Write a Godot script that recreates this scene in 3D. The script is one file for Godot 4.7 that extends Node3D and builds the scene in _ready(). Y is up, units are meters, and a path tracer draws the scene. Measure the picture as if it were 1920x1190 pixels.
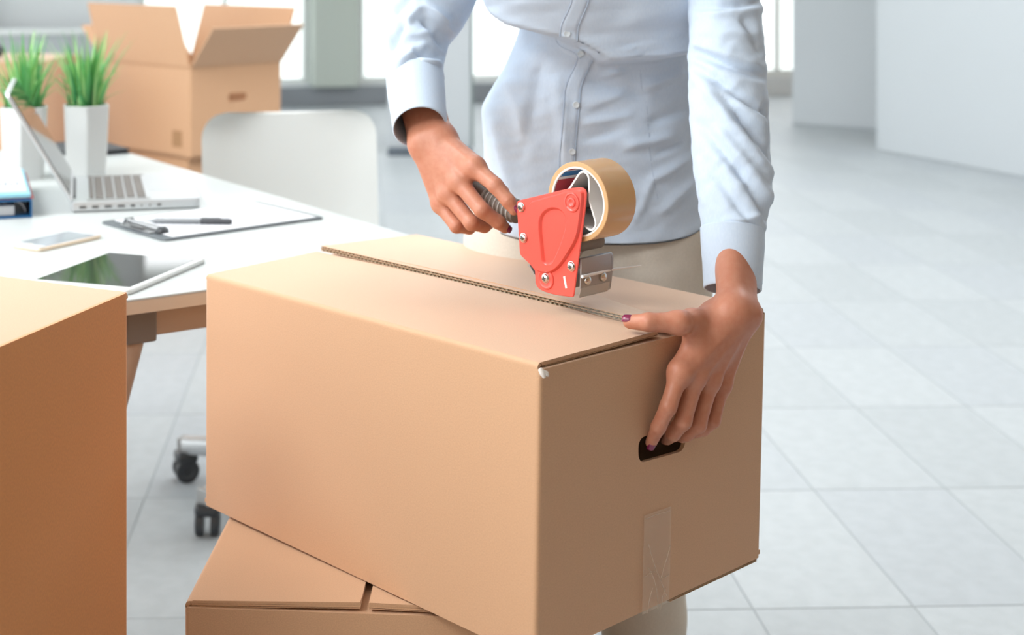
extends Node3D

# ---------------------------------------------------------------- geometry buffer
class G:
	var v := PackedVector3Array()
	var uv := PackedVector2Array()
	var ix := PackedInt32Array()          # counter-clockwise seen from outside; turned round for Godot in mesh()

	func add(p: Vector3, t := Vector2.ZERO) -> int:
		v.append(p)
		uv.append(t)
		return v.size() - 1

	func tri(a: int, b: int, c: int) -> void:
		ix.append(a)
		ix.append(b)
		ix.append(c)

	func quad(a: int, b: int, c: int, d: int) -> void:
		tri(a, b, c)
		tri(a, c, d)

	func fix(i0: int) -> void:            # faces added since i0 look outward
		var c := Vector3.ZERO
		for i in range(i0, ix.size()):
			c += v[ix[i]]
		c /= maxf(1.0, ix.size() - i0)
		var vol := 0.0
		for i in range(i0, ix.size(), 3):
			vol += (v[ix[i]] - c).dot((v[ix[i + 1]] - c).cross(v[ix[i + 2]] - c))
		if vol < 0.0:
			for i in range(i0, ix.size(), 3):
				var s := ix[i + 1]
				ix[i + 1] = ix[i + 2]
				ix[i + 2] = s

	func face(pts: Array) -> void:        # flat convex polygon
		var k := v.size()
		for p in pts:
			add(p)
		for i in range(1, pts.size() - 1):
			tri(k, k + i, k + i + 1)

	func uvface(a: Vector3, b: Vector3, c: Vector3, d: Vector3) -> void:   # a top left, b top right, c bottom right, d bottom left
		var k := add(a, Vector2(0, 0))
		add(b, Vector2(1, 0))
		add(c, Vector2(1, 1))
		add(d, Vector2(0, 1))
		quad(k, k + 3, k + 2, k + 1)

	func grid(rows: Array, closed := false, cap0 := false, cap1 := false, orient := true) -> void:
		var i0 := ix.size()
		var k := v.size()
		var n: int = rows[0].size()
		for r in rows:
			for p in r:
				add(p)
		for i in rows.size() - 1:
			for j in (n if closed else n - 1):
				var j2 := (j + 1) % n
				quad(k + i * n + j, k + i * n + j2, k + (i + 1) * n + j2, k + (i + 1) * n + j)
		for e in 2:
			if [cap0, cap1][e]:
				var row: PackedVector3Array = rows[0 if e == 0 else rows.size() - 1]
				var c := Vector3.ZERO
				var q := v.size()
				for p in row:
					add(p)
					c += p
				var m := add(c / n)
				for j in n:
					if e == 0:
						tri(m, q + (j + 1) % n, q + j)
					else:
						tri(m, q + j, q + (j + 1) % n)
		if orient:
			fix(i0)

	func rbox(t: Transform3D, s: Vector3, r: float, lv := 1) -> void:
		var i0 := ix.size()
		var h := s / 2.0
		r = minf(r, minf(h.x, minf(h.y, h.z)) * 0.98)
		var co := []
		for a in 3:
			var e: float = h[a]
			co.append([-e, -(e - r), e - r, e] if lv == 1 else [-e, -(e - r * 0.586), -(e - r), e - r, e - r * 0.586, e])
		var m: int = co[0].size()
		var seen := {}
		for axis in 3:
			for side in 2:
				for i in m - 1:
					for j in m - 1:
						var q := []
						for d in [[0, 0], [1, 0], [1, 1], [0, 1]]:
							var key := Vector3i()
							key[axis] = side * (m - 1)
							key[(axis + 1) % 3] = i + d[0]
							key[(axis + 2) % 3] = j + d[1]
							if not seen.has(key):
								var p := Vector3(co[0][key.x], co[1][key.y], co[2][key.z])
								var inn := p.clamp(-(h - Vector3(r, r, r)), h - Vector3(r, r, r))
								seen[key] = add(t * (inn + (p - inn).normalized() * r))
							q.append(seen[key])
						if side == 1:
							quad(q[0], q[1], q[2], q[3])
						else:
							quad(q[3], q[2], q[1], q[0])
		fix(i0)

	func tube(p: PackedVector3Array, r: PackedFloat32Array, sides := 10, caps := true) -> void:
		var rows := []
		var up := Vector3.UP
		for i in p.size():
			var d := (p[mini(i + 1, p.size() - 1)] - p[maxi(i - 1, 0)]).normalized()
			if i == 0 and absf(d.y) > 0.9:
				up = Vector3.RIGHT
			var a := up.cross(d).normalized()
			up = d.cross(a).normalized()
			var row := PackedVector3Array()
			for j in sides:
				var t := TAU * j / sides
				row.append(p[i] + (a * cos(t) + up * sin(t)) * r[mini(i, r.size() - 1)])
			rows.append(row)
		grid(rows, true, caps, caps)

	func lathe(t: Transform3D, prof: Array, sides := 24) -> void:   # prof: Vector2(radius, y); corners over 35 degrees stay sharp
		var i0 := ix.size()
		var runs := [[prof[0]]]
		for i in range(1, prof.size()):
			runs[-1].append(prof[i])
			if i < prof.size() - 1:
				var a: Vector2 = prof[i] - prof[i - 1]
				var b: Vector2 = prof[i + 1] - prof[i]
				if absf(a.angle_to(b)) > 0.61:
					runs.append([prof[i]])
		for run in runs:
			var k := v.size()
			for q in run:
				for j in sides:
					var f := TAU * j / sides
					add(t * Vector3(q.x * cos(f), q.y, q.x * sin(f)))
			for i in run.size() - 1:
				for j in sides:
					var j2 := (j + 1) % sides
					quad(k + i * sides + j, k + (i + 1) * sides + j, k + (i + 1) * sides + j2, k + i * sides + j2)
		fix(i0)

	func slab(a: Vector3, b: Vector3, c: Vector3, d: Vector3, t: Vector3) -> void:
		var i0 := ix.size()
		face([a, b, c, d])
		face([d + t, c + t, b + t, a + t])
		face([b, a, a + t, b + t])
		face([c, b, b + t, c + t])
		face([d, c, c + t, d + t])
		face([a, d, d + t, a + t])
		fix(i0)

	static func ccw(poly: PackedVector2Array) -> PackedVector2Array:
		var area := 0.0
		for i in poly.size():
			area += poly[i].cross(poly[(i + 1) % poly.size()])
		if area < 0.0:
			poly.reverse()
		return poly

	static func inset(poly: PackedVector2Array, b: float) -> PackedVector2Array:   # counter-clockwise polygon moved inward
		var out := PackedVector2Array()
		var n := poly.size()
		for i in n:
			var e1 := (poly[i] - poly[(i + n - 1) % n]).normalized()
			var e2 := (poly[(i + 1) % n] - poly[i]).normalized()
			var n1 := Vector2(-e1.y, e1.x)
			var n2 := Vector2(-e2.y, e2.x)
			out.append(poly[i] + (n1 + n2) / maxf(0.4, 1.0 + n1.dot(n2)) * b)
		return out

	func cap(t: Transform3D, poly: PackedVector2Array, z: float, hole := PackedVector2Array(), down := false) -> void:
		var pieces := [poly]
		if hole.size():
			var lo := poly[0]
			var hi := poly[0]
			for q in poly:
				lo = lo.min(q)
				hi = hi.max(q)
			var mid := 0.0
			for q in hole:
				mid += q.x
			mid /= hole.size()
			pieces = []
			for s in [[lo.x - 1.0, mid], [mid, hi.x + 1.0]]:
				var half := PackedVector2Array([Vector2(s[0], lo.y - 1), Vector2(s[1], lo.y - 1), Vector2(s[1], hi.y + 1), Vector2(s[0], hi.y + 1)])
				for piece in Geometry2D.intersect_polygons(poly, half):
					pieces.append_array(Geometry2D.clip_polygons(piece, hole))
		for piece in pieces:
			piece = ccw(piece)
			var k := v.size()
			for q in piece:
				add(t * Vector3(q.x, q.y, z))
			var tr := Geometry2D.triangulate_polygon(piece)
			for i in range(0, tr.size(), 3):
				var a: Vector2 = piece[tr[i]]
				var turn: bool = (piece[tr[i + 1]] - a).cross(piece[tr[i + 2]] - a) > 0.0
				if turn != down:
					tri(k + tr[i], k + tr[i + 1], k + tr[i + 2])
				else:
					tri(k + tr[i], k + tr[i + 2], k + tr[i + 1])

	func wall(t: Transform3D, rings: Array, zs: Array) -> void:     # skin between outlines of one size; corners over 30 degrees stay sharp
		var n: int = rings[0].size()
		var k := v.size()
		var first := []
		var second := []
		for i in n:
			var r: PackedVector2Array = rings[0]
			var sharp := absf((r[i] - r[(i + n - 1) % n]).angle_to(r[(i + 1) % n] - r[i])) > 0.5
			first.append(v.size() - k)
			for m in rings.size():
				add(t * Vector3(rings[m][i].x, rings[m][i].y, zs[m]))
			second.append(first[i])
			if sharp:
				second[i] = v.size() - k
				for m in rings.size():
					add(t * Vector3(rings[m][i].x, rings[m][i].y, zs[m]))
		for i in n:
			for m in rings.size() - 1:
				var a: int = k + second[i] + m
				var b: int = k + first[(i + 1) % n] + m
				quad(a, b, b + 1, a + 1)

	func prism(t: Transform3D, poly: PackedVector2Array, z0: float, z1: float, bevel := 0.0, hole := PackedVector2Array(), both := false) -> void:
		poly = ccw(poly)
		var i0 := ix.size()
		var top := inset(poly, bevel) if bevel > 0.0 else poly
		if bevel > 0.0 and both:
			wall(t, [top, poly, poly, top], [z0, z0 + bevel, z1 - bevel, z1])
		elif bevel > 0.0:
			wall(t, [poly, poly, top], [z0, z1 - bevel, z1])
		else:
			wall(t, [poly, poly], [z0, z1])
		cap(t, top, z1, hole)
		cap(t, top if both else poly, z0, hole, true)
		if hole.size():
			hole = ccw(hole)
			hole.reverse()
			wall(t, [hole, hole], [z0, z1])
		fix(i0)

	func mesh() -> ArrayMesh:
		var n := PackedVector3Array()
		n.resize(v.size())
		var out := PackedInt32Array()
		out.resize(ix.size())
		for i in range(0, ix.size(), 3):
			var a := ix[i]
			var b := ix[i + 1]
			var c := ix[i + 2]
			var f := (v[b] - v[a]).cross(v[c] - v[a])
			n[a] += f
			n[b] += f
			n[c] += f
			out[i] = a
			out[i + 1] = c
			out[i + 2] = b
		for i in n.size():
			n[i] = n[i].normalized() if n[i].length_squared() > 1e-24 else Vector3.UP
		var arr := []
		arr.resize(Mesh.ARRAY_MAX)
		arr[Mesh.ARRAY_VERTEX] = v
		arr[Mesh.ARRAY_NORMAL] = n
		arr[Mesh.ARRAY_TEX_UV] = uv
		arr[Mesh.ARRAY_INDEX] = out
		var m := ArrayMesh.new()
		m.add_surface_from_arrays(Mesh.PRIMITIVE_TRIANGLES, arr)
		return m


# ---------------------------------------------------------------- a body as a field of tapered bones, meshed as surface nets
class Field:
	var groups := []          # [[bones], k]; the first is the trunk, the others (fingers) join it and stay apart from each other
	var join_k := 0.009
	var dents := []           # [a, b, depth, width]; a negative depth is a ridge

	static func bone(a: Vector3, b: Vector3, ra: float, rb: float) -> Array:
		return [a, b - a, 1.0 / maxf(1e-9, (b - a).length_squared()), ra, rb - ra]

	static func dist(p: Vector3, q: Array) -> float:
		var d: Vector3 = p - q[0]
		var ab: Vector3 = q[1]
		var t := clampf(d.dot(ab) * q[2], 0.0, 1.0)
		return (d - ab * t).length() - q[3] - q[4] * t

	static func smin(a: float, b: float, k: float) -> float:
		var h := maxf(k - absf(a - b), 0.0) / k
		return minf(a, b) - h * h * k * 0.25

	func eval(p: Vector3, act: Array, act_dents: Array) -> float:
		var base := 9.0
		var res := 9.0
		for gi in act.size():
			var d := 9.0
			var k: float = groups[gi][1]
			for q in act[gi]:
				d = smin(d, dist(p, q), k)
			if gi == 0:
				base = d
				res = d
			elif d < 8.0:
				res = minf(res, smin(base, d, join_k))
		for w in act_dents:
			var x := dist(p, w[0])
			if x < w[2] * 2.5:
				res += w[1] * exp(-(x * x) / (w[2] * w[2]))
		return res

	func nets(g: G, lo: Vector3, hi: Vector3, cell: float) -> void:
		var nx := int((hi.x - lo.x) / cell) + 2
		var ny := int((hi.y - lo.y) / cell) + 2
		var nz := int((hi.z - lo.z) / cell) + 2
		var sx := ny * nz
		var val := PackedFloat32Array()
		val.resize(nx * ny * nz)
		val.fill(1.0)
		const B := 6
		var half := B * cell * 0.5
		var diag := half * 1.7321 + cell
		var live := []
		for bx in range(0, nx, B):
			for by in range(0, ny, B):
				for bz in range(0, nz, B):
					var c := lo + Vector3(bx, by, bz) * cell + Vector3(half, half, half)
					var near := []
					var best := 9.0
					for grp in groups:
						var ds := []
						for q in grp[0]:
							var d := dist(c, q)
							ds.append(d)
							best = minf(best, d)
						near.append(ds)
					if best > diag + 0.01:
						continue
					var act := []
					for gi in groups.size():
						var l := []
						for qi in near[gi].size():
							if near[gi][qi] < best + 2.0 * diag + 0.03:
								l.append(groups[gi][0][qi])
						act.append(l)
					var ad := []
					for w in dents:
						if dist(c, w[0]) < diag + w[2] * 2.5:
							ad.append(w)
					if eval(c, act, []) < -(diag + 0.006):
						for x in range(bx, mini(bx + B, nx)):
							for y in range(by, mini(by + B, ny)):
								for z in range(bz, mini(bz + B, nz)):
									val[x * sx + y * nz + z] = -1.0
						continue
					for x in range(bx, mini(bx + B, nx)):
						for y in range(by, mini(by + B, ny)):
							for z in range(bz, mini(bz + B, nz)):
								val[x * sx + y * nz + z] = eval(lo + Vector3(x, y, z) * cell, act, ad)
					live.append(Vector3i(bx, by, bz))
		var i0 := g.ix.size()
		var at := {}
		var off := [0, 1, nz, nz + 1, sx, sx + 1, sx + nz, sx + nz + 1]
		var corner := [Vector3(0, 0, 0), Vector3(0, 0, 1), Vector3(0, 1, 0), Vector3(0, 1, 1), Vector3(1, 0, 0), Vector3(1, 0, 1), Vector3(1, 1, 0), Vector3(1, 1, 1)]
		var edges := [[0, 1], [2, 3], [4, 5], [6, 7], [0, 2], [1, 3], [4, 6], [5, 7], [0, 4], [1, 5], [2, 6], [3, 7]]
		for bl in live:
			for x in range(maxi(bl.x - 1, 0), mini(bl.x + B, nx - 1)):
				for y in range(maxi(bl.y - 1, 0), mini(bl.y + B, ny - 1)):
					for z in range(maxi(bl.z - 1, 0), mini(bl.z + B, nz - 1)):
						var id := x * sx + y * nz + z
						var inside := 0
						for o in off:
							if val[id + o] < 0.0:
								inside += 1
						if inside == 0 or inside == 8 or at.has(id):
							continue
						var s := Vector3.ZERO
						var n := 0
						for e in edges:
							var fa := val[id + off[e[0]]]
							var fb := val[id + off[e[1]]]
							if (fa < 0.0) != (fb < 0.0):
								var ca: Vector3 = corner[e[0]]
								var cb: Vector3 = corner[e[1]]
								s += ca.lerp(cb, fa / (fa - fb))
								n += 1
						at[id] = g.add(lo + (Vector3(x, y, z) + s / n) * cell)
		for id in at:
			var a := val[id]
			var steps := [[sx, nz, 1], [nz, 1, sx], [1, sx, nz]]
			for st in steps:
				if id + st[0] >= val.size():
					continue
				var b := val[id + st[0]]
				if (a < 0.0) == (b < 0.0):
					continue
				var q := [id, id - st[1], id - st[1] - st[2], id - st[2]]
				if at.has(q[1]) and at.has(q[2]) and at.has(q[3]):
					if a < 0.0:
						g.quad(at[q[0]], at[q[1]], at[q[2]], at[q[3]])
					else:
						g.quad(at[q[3]], at[q[2]], at[q[1]], at[q[0]])
		g.fix(i0)


# ---------------------------------------------------------------- names, labels, nodes
var M := {}
var taken := {}

func numbered(called: String) -> String:
	var n: int = taken.get(called, 0)
	taken[called] = n + 1
	return called if n == 0 else "%s_%03d" % [called, n]

func tag(o: Node, label := "", category := "", group := "", kind := "") -> Node:
	for m in [["label", label], ["category", category], ["group", group], ["kind", kind]]:
		if m[1]:
			o.set_meta(m[0], m[1])
	return o

func thing(called: String, label: String, category: String, t := Transform3D(), group := "") -> Node3D:
	var o := Node3D.new()
	o.name = numbered(called)
	add_child(o)
	o.transform = t
	tag(o, label, category, group)
	return o

func place(o: Node) -> Transform3D:
	return Transform3D() if o == self else place(o.get_parent()) * (o as Node3D).transform

func put(called: String, g: G, m: Material, parent: Node = self) -> MeshInstance3D:   # g is in world axes
	var o := MeshInstance3D.new()
	if parent == self:
		o.name = numbered(called)
	else:
		o.name = called
		var inv := place(parent).affine_inverse()
		for i in g.v.size():
			g.v[i] = inv * g.v[i]
	o.mesh = g.mesh()
	o.material_override = m
	parent.add_child(o, true)
	return o

func inst(called: String, m: Mesh, mt: Material, parent: Node, t: Transform3D) -> MeshInstance3D:
	var o := MeshInstance3D.new()
	o.name = called
	o.mesh = m
	o.material_override = mt
	o.transform = t
	parent.add_child(o, true)
	return o

func struct(called: String, g: G, m: Material) -> MeshInstance3D:
	var o := put(called, g, m)
	o.set_meta("kind", "structure")
	return o

func xf(p: Vector3, b := Basis()) -> Transform3D:
	return Transform3D(b, p)

func yaw(p: Vector3, x: Vector3) -> Transform3D:      # x: the thing's own x axis, level
	x = Vector3(x.x, 0, x.z).normalized()
	return Transform3D(Basis(x, Vector3.UP, x.cross(Vector3.UP)), p)

func aim(p: Vector3, y: Vector3, x := Vector3.RIGHT) -> Transform3D:   # own y axis along y
	y = y.normalized()
	var z := x.cross(y).normalized()
	return Transform3D(Basis(y.cross(z), y, z), p)

func box(t: Transform3D, s: Vector3, r := 0.002, lv := 1) -> G:
	var g := G.new()
	g.rbox(t, s, r, lv)
	return g

func rounded(pts: Array, r: Array, seg := 5) -> PackedVector2Array:
	var out := PackedVector2Array()
	var n := pts.size()
	for i in n:
		var p: Vector2 = pts[i]
		var a: Vector2 = pts[(i + n - 1) % n] - p
		var b: Vector2 = pts[(i + 1) % n] - p
		var k: float = r[i % r.size()]
		if k <= 0.0:
			out.append(p)
			continue
		var q := p + a.normalized() * minf(k, a.length() * 0.49)
		var w := p + b.normalized() * minf(k, b.length() * 0.49)
		for s in seg + 1:
			var t := float(s) / seg
			out.append(q.lerp(p, t).lerp(p.lerp(w, t), t))
	return out

func closed_curve(pts: Array, seg := 5) -> PackedVector2Array:
	var out := PackedVector2Array()
	var n := pts.size()
	for i in n:
		for s in seg:
			out.append(pts[i].cubic_interpolate(pts[(i + 1) % n], pts[(i + n - 1) % n], pts[(i + 2) % n], float(s) / seg))
	return out

func spline(pts: Array, seg: int) -> Array:      # through floats, Vector2 or Vector3
	var out := []
	for i in pts.size() - 1:
		for s in seg:
			var a = pts[maxi(i - 1, 0)]
			var d = pts[mini(i + 2, pts.size() - 1)]
			var t := float(s) / seg
			if pts[0] is float:
				out.append(cubic_interpolate(pts[i], pts[i + 1], a, d, t))
			else:
				out.append(pts[i].cubic_interpolate(pts[i + 1], a, d, t))
	out.append(pts[-1])
	return out

func circle(c: Vector2, r: float, n := 24) -> PackedVector2Array:
	var out := PackedVector2Array()
	for i in n:
		out.append(c + Vector2.from_angle(TAU * i / n) * r)
	return out


# ---------------------------------------------------------------- materials
func noise_tex(sd: int, freq: float, c0: Color, c1: Color, oct := 3, size := 512, kind := FastNoiseLite.TYPE_SIMPLEX_SMOOTH) -> NoiseTexture2D:
	var f := FastNoiseLite.new()
	f.seed = sd
	f.noise_type = kind
	f.frequency = freq
	f.fractal_octaves = oct
	var r := Gradient.new()
	r.set_color(0, c0)
	r.set_color(1, c1)
	var t := NoiseTexture2D.new()
	t.width = size
	t.height = size
	t.seamless = true
	t.noise = f
	t.color_ramp = r
	return t

func mat(called: String, c: Color, rough := 0.6, metal := 0.0, spec := 0.5) -> StandardMaterial3D:
	var m := StandardMaterial3D.new()
	m.resource_name = called
	m.albedo_color = c
	m.roughness = rough
	m.metallic = metal
	m.metallic_specular = spec
	M[called] = m
	return m

func grain(m: StandardMaterial3D, t: Texture2D, scale: Vector3, bump: Texture2D = null, cm := 0.0) -> StandardMaterial3D:
	m.albedo_texture = t
	m.uv1_triplanar = true
	m.uv1_scale = scale
	if bump:
		m.heightmap_enabled = true
		m.heightmap_texture = bump
		m.heightmap_scale = cm
	return m

func hex(s: String) -> Color:
	return Color.html(s)

func materials() -> void:
	var fib := noise_tex(3, 0.09, hex("eaeaea"), hex("ffffff"), 4)
	var fine := noise_tex(8, 0.22, hex("7a7a7a"), hex("ffffff"), 2)
	var soft := noise_tex(5, 0.012, hex("f4f4f4"), hex("ffffff"), 3)
	grain(mat("cardboard", hex("d1a47d"), 0.6), fib, Vector3(10, 10, 10), fine, 0.004)
	grain(mat("cardboard_shaded", hex("d8914a"), 0.62), fib, Vector3(9, 5, 9), fine, 0.004)  # darker, more saturated copy of the board; shade put into the colour
	for k in ["cardboard", "cardboard_shaded"]:
		M[k].rim_enabled = true
		M[k].rim = 0.75
		M[k].rim_tint = 0.0
	pass
	mat("flute", hex("e0d4b6"), 0.85)
	mat("torn_paper", hex("e9e2da"), 0.9)
	mat("print_brown", hex("a5805c"), 0.8)
	var tape := mat("clear_tape", Color(0.93, 0.88, 0.8, 0.2), 0.26, 0.0, 0.6)
	tape.transparency = BaseMaterial3D.TRANSPARENCY_ALPHA
	var film := mat("clear_film", Color(0.9, 0.82, 0.74, 0.26), 0.26, 0.0, 0.7)
	film.transparency = BaseMaterial3D.TRANSPARENCY_ALPHA
	for k in 4:
		grain(mat("tile_%d" % k, [hex("aeb4b7"), hex("acb2b6"), hex("b0b6b9"), hex("abb1b4")][k], 0.5, 0.0, 0.3), soft, Vector3(3, 3, 3))
	mat("grout", hex("989ea1"), 0.9)
	mat("wall_white", hex("dcdfe0"), 0.7, 0.0, 0.3)
	mat("panel_white", hex("bcc2c6"), 0.45, 0.0, 0.4)
	mat("wall_grey", hex("8d9294"), 0.7)
	mat("wall_warm_fill", hex("c9a27a"), 0.8)  # for unseen walls, tinted to bounce warm light onto the box's short side
	mat("wall_back", hex("dfe3e5"), 0.8)
	mat("cabinet_grey", hex("b3b9bc"), 0.5)
	mat("plinth", hex("8f9499"), 0.6)
	mat("dark_base", hex("56606a"), 0.5)
	mat("column_green", hex("c0c8bf"), 0.6)
	mat("frame_white", hex("e4e8e6"), 0.4)
	mat("frame_dark", hex("7c8a88"), 0.4)
	mat("glass_edge", hex("9fb5ad"), 0.2)
	mat("ceiling", hex("f0f1f1"), 0.9)
	mat("outside", hex("c9cfc9"), 0.9)
	var glass := mat("glass", Color(0.97, 1, 0.98, 0.05), 0.02, 0.0, 0.4)
	glass.transparency = BaseMaterial3D.TRANSPARENCY_ALPHA
	var lamp := mat("added_lamp_panel", hex("ffffff"), 0.6)  # glowing face of the added ceiling panels
	lamp.emission_enabled = true
	lamp.emission = hex("ffffff")
	lamp.emission_energy_multiplier = 1.0
	mat("desk_white", hex("bcc1c0"), 0.3, 0.0, 0.5)
	mat("desk_edge", hex("d9c8b4"), 0.6)
	mat("desk_beam", hex("b09c8c"), 0.55)
	mat("desk_joint", hex("777270"), 0.45)
	mat("aluminium", hex("ced2d5"), 0.36, 0.55)
	mat("keys", hex("6f6a66"), 0.6)
	mat("screen", hex("2b2d2c"), 0.06, 0.0, 0.6)
	mat("port", hex("4a4a4a"), 0.6)
	mat("pot", hex("d0d3d3"), 0.35)
	mat("soil", hex("6b6a52"), 0.95)
	for k in 3:
		var b := mat("blade_%d" % k, [hex("58a868"), hex("9cca86"), hex("3c8c58")][k], 0.5)
		b.backlight_enabled = true
		b.backlight = Color(0.35, 0.5, 0.2)
	mat("blade_tip", hex("c3d68f"), 0.5)
	mat("board", hex("5b6165"), 0.45)
	mat("steel", hex("b9babb"), 0.28, 0.9)
	mat("steel_soft", hex("a7a7a6"), 0.4, 0.75)
	mat("chrome", hex("d8d6d2"), 0.16, 1.0)
	mat("black", hex("33363a"), 0.45)
	mat("pen_silver", hex("8f9396"), 0.3, 0.6)
	mat("pen_black", hex("4a4c50"), 0.35)
	mat("gold", hex("ead9c2"), 0.35, 0.3)
	mat("white_glass", hex("c9cdd0"), 0.08)
	mat("phone_screen", hex("8f979d"), 0.08)
	mat("tablet_screen", hex("3a3735"), 0.05, 0.0, 0.6)
	mat("white_plastic", hex("d6dad9"), 0.32)
	mat("blue_binder", hex("1d5f92"), 0.4)
	mat("light_blue", hex("8fc6d8"), 0.5)
	mat("red_folder", hex("c4473f"), 0.5)
	mat("paper", hex("d6d9da"), 0.8)
	mat("red_plate", hex("ec5a4f"), 0.24, 0.0, 0.55)
	mat("grip_grey", hex("c6c4c0"), 0.5)
	mat("hub_white", hex("eceae8"), 0.4)
	mat("hub_dark", hex("8c857e"), 0.5)
	mat("tape_roll", hex("d2a878"), 0.22, 0.0, 0.6)
	M.tape_roll.subsurf_scatter_enabled = true
	M.tape_roll.subsurf_scatter_strength = 0.15
	mat("core_card", hex("e8e2dc"), 0.7)
	mat("core_red", hex("b0343c"), 0.6)
	mat("core_blue", hex("2a6da0"), 0.6)
	mat("rubber", hex("8b857f"), 0.7)
	var skin := mat("skin", hex("c58b71"), 0.44, 0.0, 0.45)
	grain(skin, noise_tex(21, 0.02, hex("f3dcd4"), hex("ffffff"), 4), Vector3(9, 9, 9), noise_tex(22, 0.16, hex("606060"), hex("ffffff"), 3), 0.02)
	skin.subsurf_scatter_enabled = true
	skin.subsurf_scatter_strength = 0.05
	mat("nail", hex("7e1f48"), 0.18, 0.0, 0.6)
	var shirt := mat("shirt", hex("d0dff0"), 0.78, 0.0, 0.3)
	grain(shirt, noise_tex(31, 0.05, hex("f1f4f8"), hex("ffffff"), 5), Vector3(14, 4, 14), noise_tex(32, 0.3, hex("808080"), hex("ffffff"), 2), 0.008)
	shirt.rim_enabled = true
	shirt.rim = 0.15
	mat("seam", hex("b9cbe0"), 0.8)
	mat("button", hex("cfd8de"), 0.3)
	grain(mat("trousers", hex("d9d2c6"), 0.85, 0.0, 0.3), noise_tex(33, 0.08, hex("f0f0f0"), hex("ffffff"), 4), Vector3(6, 6, 6))
	mat("hair", hex("4a3124"), 0.45)
	mat("shoe", hex("3c3a3b"), 0.4)


# ---------------------------------------------------------------- scene
func _ready() -> void:
	var cam := Camera3D.new()
	cam.name = "camera"
	add_child(cam)
	cam.position = Vector3(0, 1.21, 0)
	var lens := CameraAttributesPhysical.new()      # a 50 mm lens, 2790 pixels of focal length, level, its frame shifted down and right
	lens.frustum_focal_length = 50.0
	lens.frustum_focus_distance = 1.68
	lens.frustum_near = 0.05
	lens.frustum_far = 60.0
	lens.exposure_aperture = 4.8
	cam.attributes = lens
	cam.projection = Camera3D.PROJECTION_FRUSTUM
	cam.near = 0.05
	cam.far = 60.0
	cam.size = 0.05 * 1190.0 / 2790.0
	cam.frustum_offset = Vector2(200.0, -683.0) * 0.05 / 2790.0
	cam.current = true
	var env := Environment.new()
	env.background_mode = Environment.BG_SKY
	env.tonemap_mode = Environment.TONE_MAPPER_LINEAR
	env.tonemap_exposure = 1.14
	env.sdfgi_enabled = true
	env.ssao_enabled = true
	env.ssil_enabled = true
	var sk := ProceduralSkyMaterial.new()
	sk.sky_top_color = hex("e9edf1")
	sk.sky_horizon_color = hex("f6f8f6")
	sk.ground_horizon_color = hex("eef1ec")
	sk.ground_bottom_color = hex("cfd3ce")
	sk.sky_energy_multiplier = 1.7
	sk.ground_energy_multiplier = 1.1
	env.sky = Sky.new()
	env.sky.sky_material = sk
	var we := WorldEnvironment.new()
	we.name = "environment"
	we.environment = env
	add_child(we)
	materials()
	for q in [[Vector3(-2.3, 3.16, 0.2), 7.8, "over the corner by the window wall"], [Vector3(-2.3, 3.16, -1.9), 7.1, "over the desk's window side"], [Vector3(2.4, 3.16, -4.4), 5.4, "over the open floor beside the partition"], [Vector3(0.1, 3.16, -3.5), 3.6, "over the white swivel chair"], [Vector3(1.2, 3.16, -7.4), 6.5, "nearest the far windows"]]:
		added_ceiling_lamp(q[0], q[1], q[2])
	room()
	desk()
	desk_things()
	background_boxes()
	chair()
	main_box()
	other_boxes()
	dispenser()
	person()


func added_ceiling_lamp(p: Vector3, energy: float, where: String) -> void:  # added panels out of view, placed to light the boxes, floor and chair
	var o := thing("added_ceiling_lamp", "added unseen square white recessed ceiling panel lamp " + where, "lamp", xf(p), "added ceiling panel lamps")
	put("added_lamp_frame", box(xf(p + Vector3(0, 0.015, 0)), Vector3(1.5, 0.05, 1.5), 0.005), M.frame_white, o)
	put("diffuser", box(xf(p + Vector3(0, -0.015, 0)), Vector3(1.4, 0.02, 1.4), 0.004), M.added_lamp_panel, o)
	var l := AreaLight3D.new()
	l.name = "added_panel_light"
	l.area_size = Vector2(1.4, 1.4)
	l.light_energy = energy
	l.light_color = hex("ffffff")
	l.area_range = 30.0
	l.area_attenuation = 2.0
	l.shadow_enabled = true
	l.position = Vector3(0, -0.03, 0)
	l.rotation_degrees.x = -90.0
	o.add_child(l)


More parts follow.
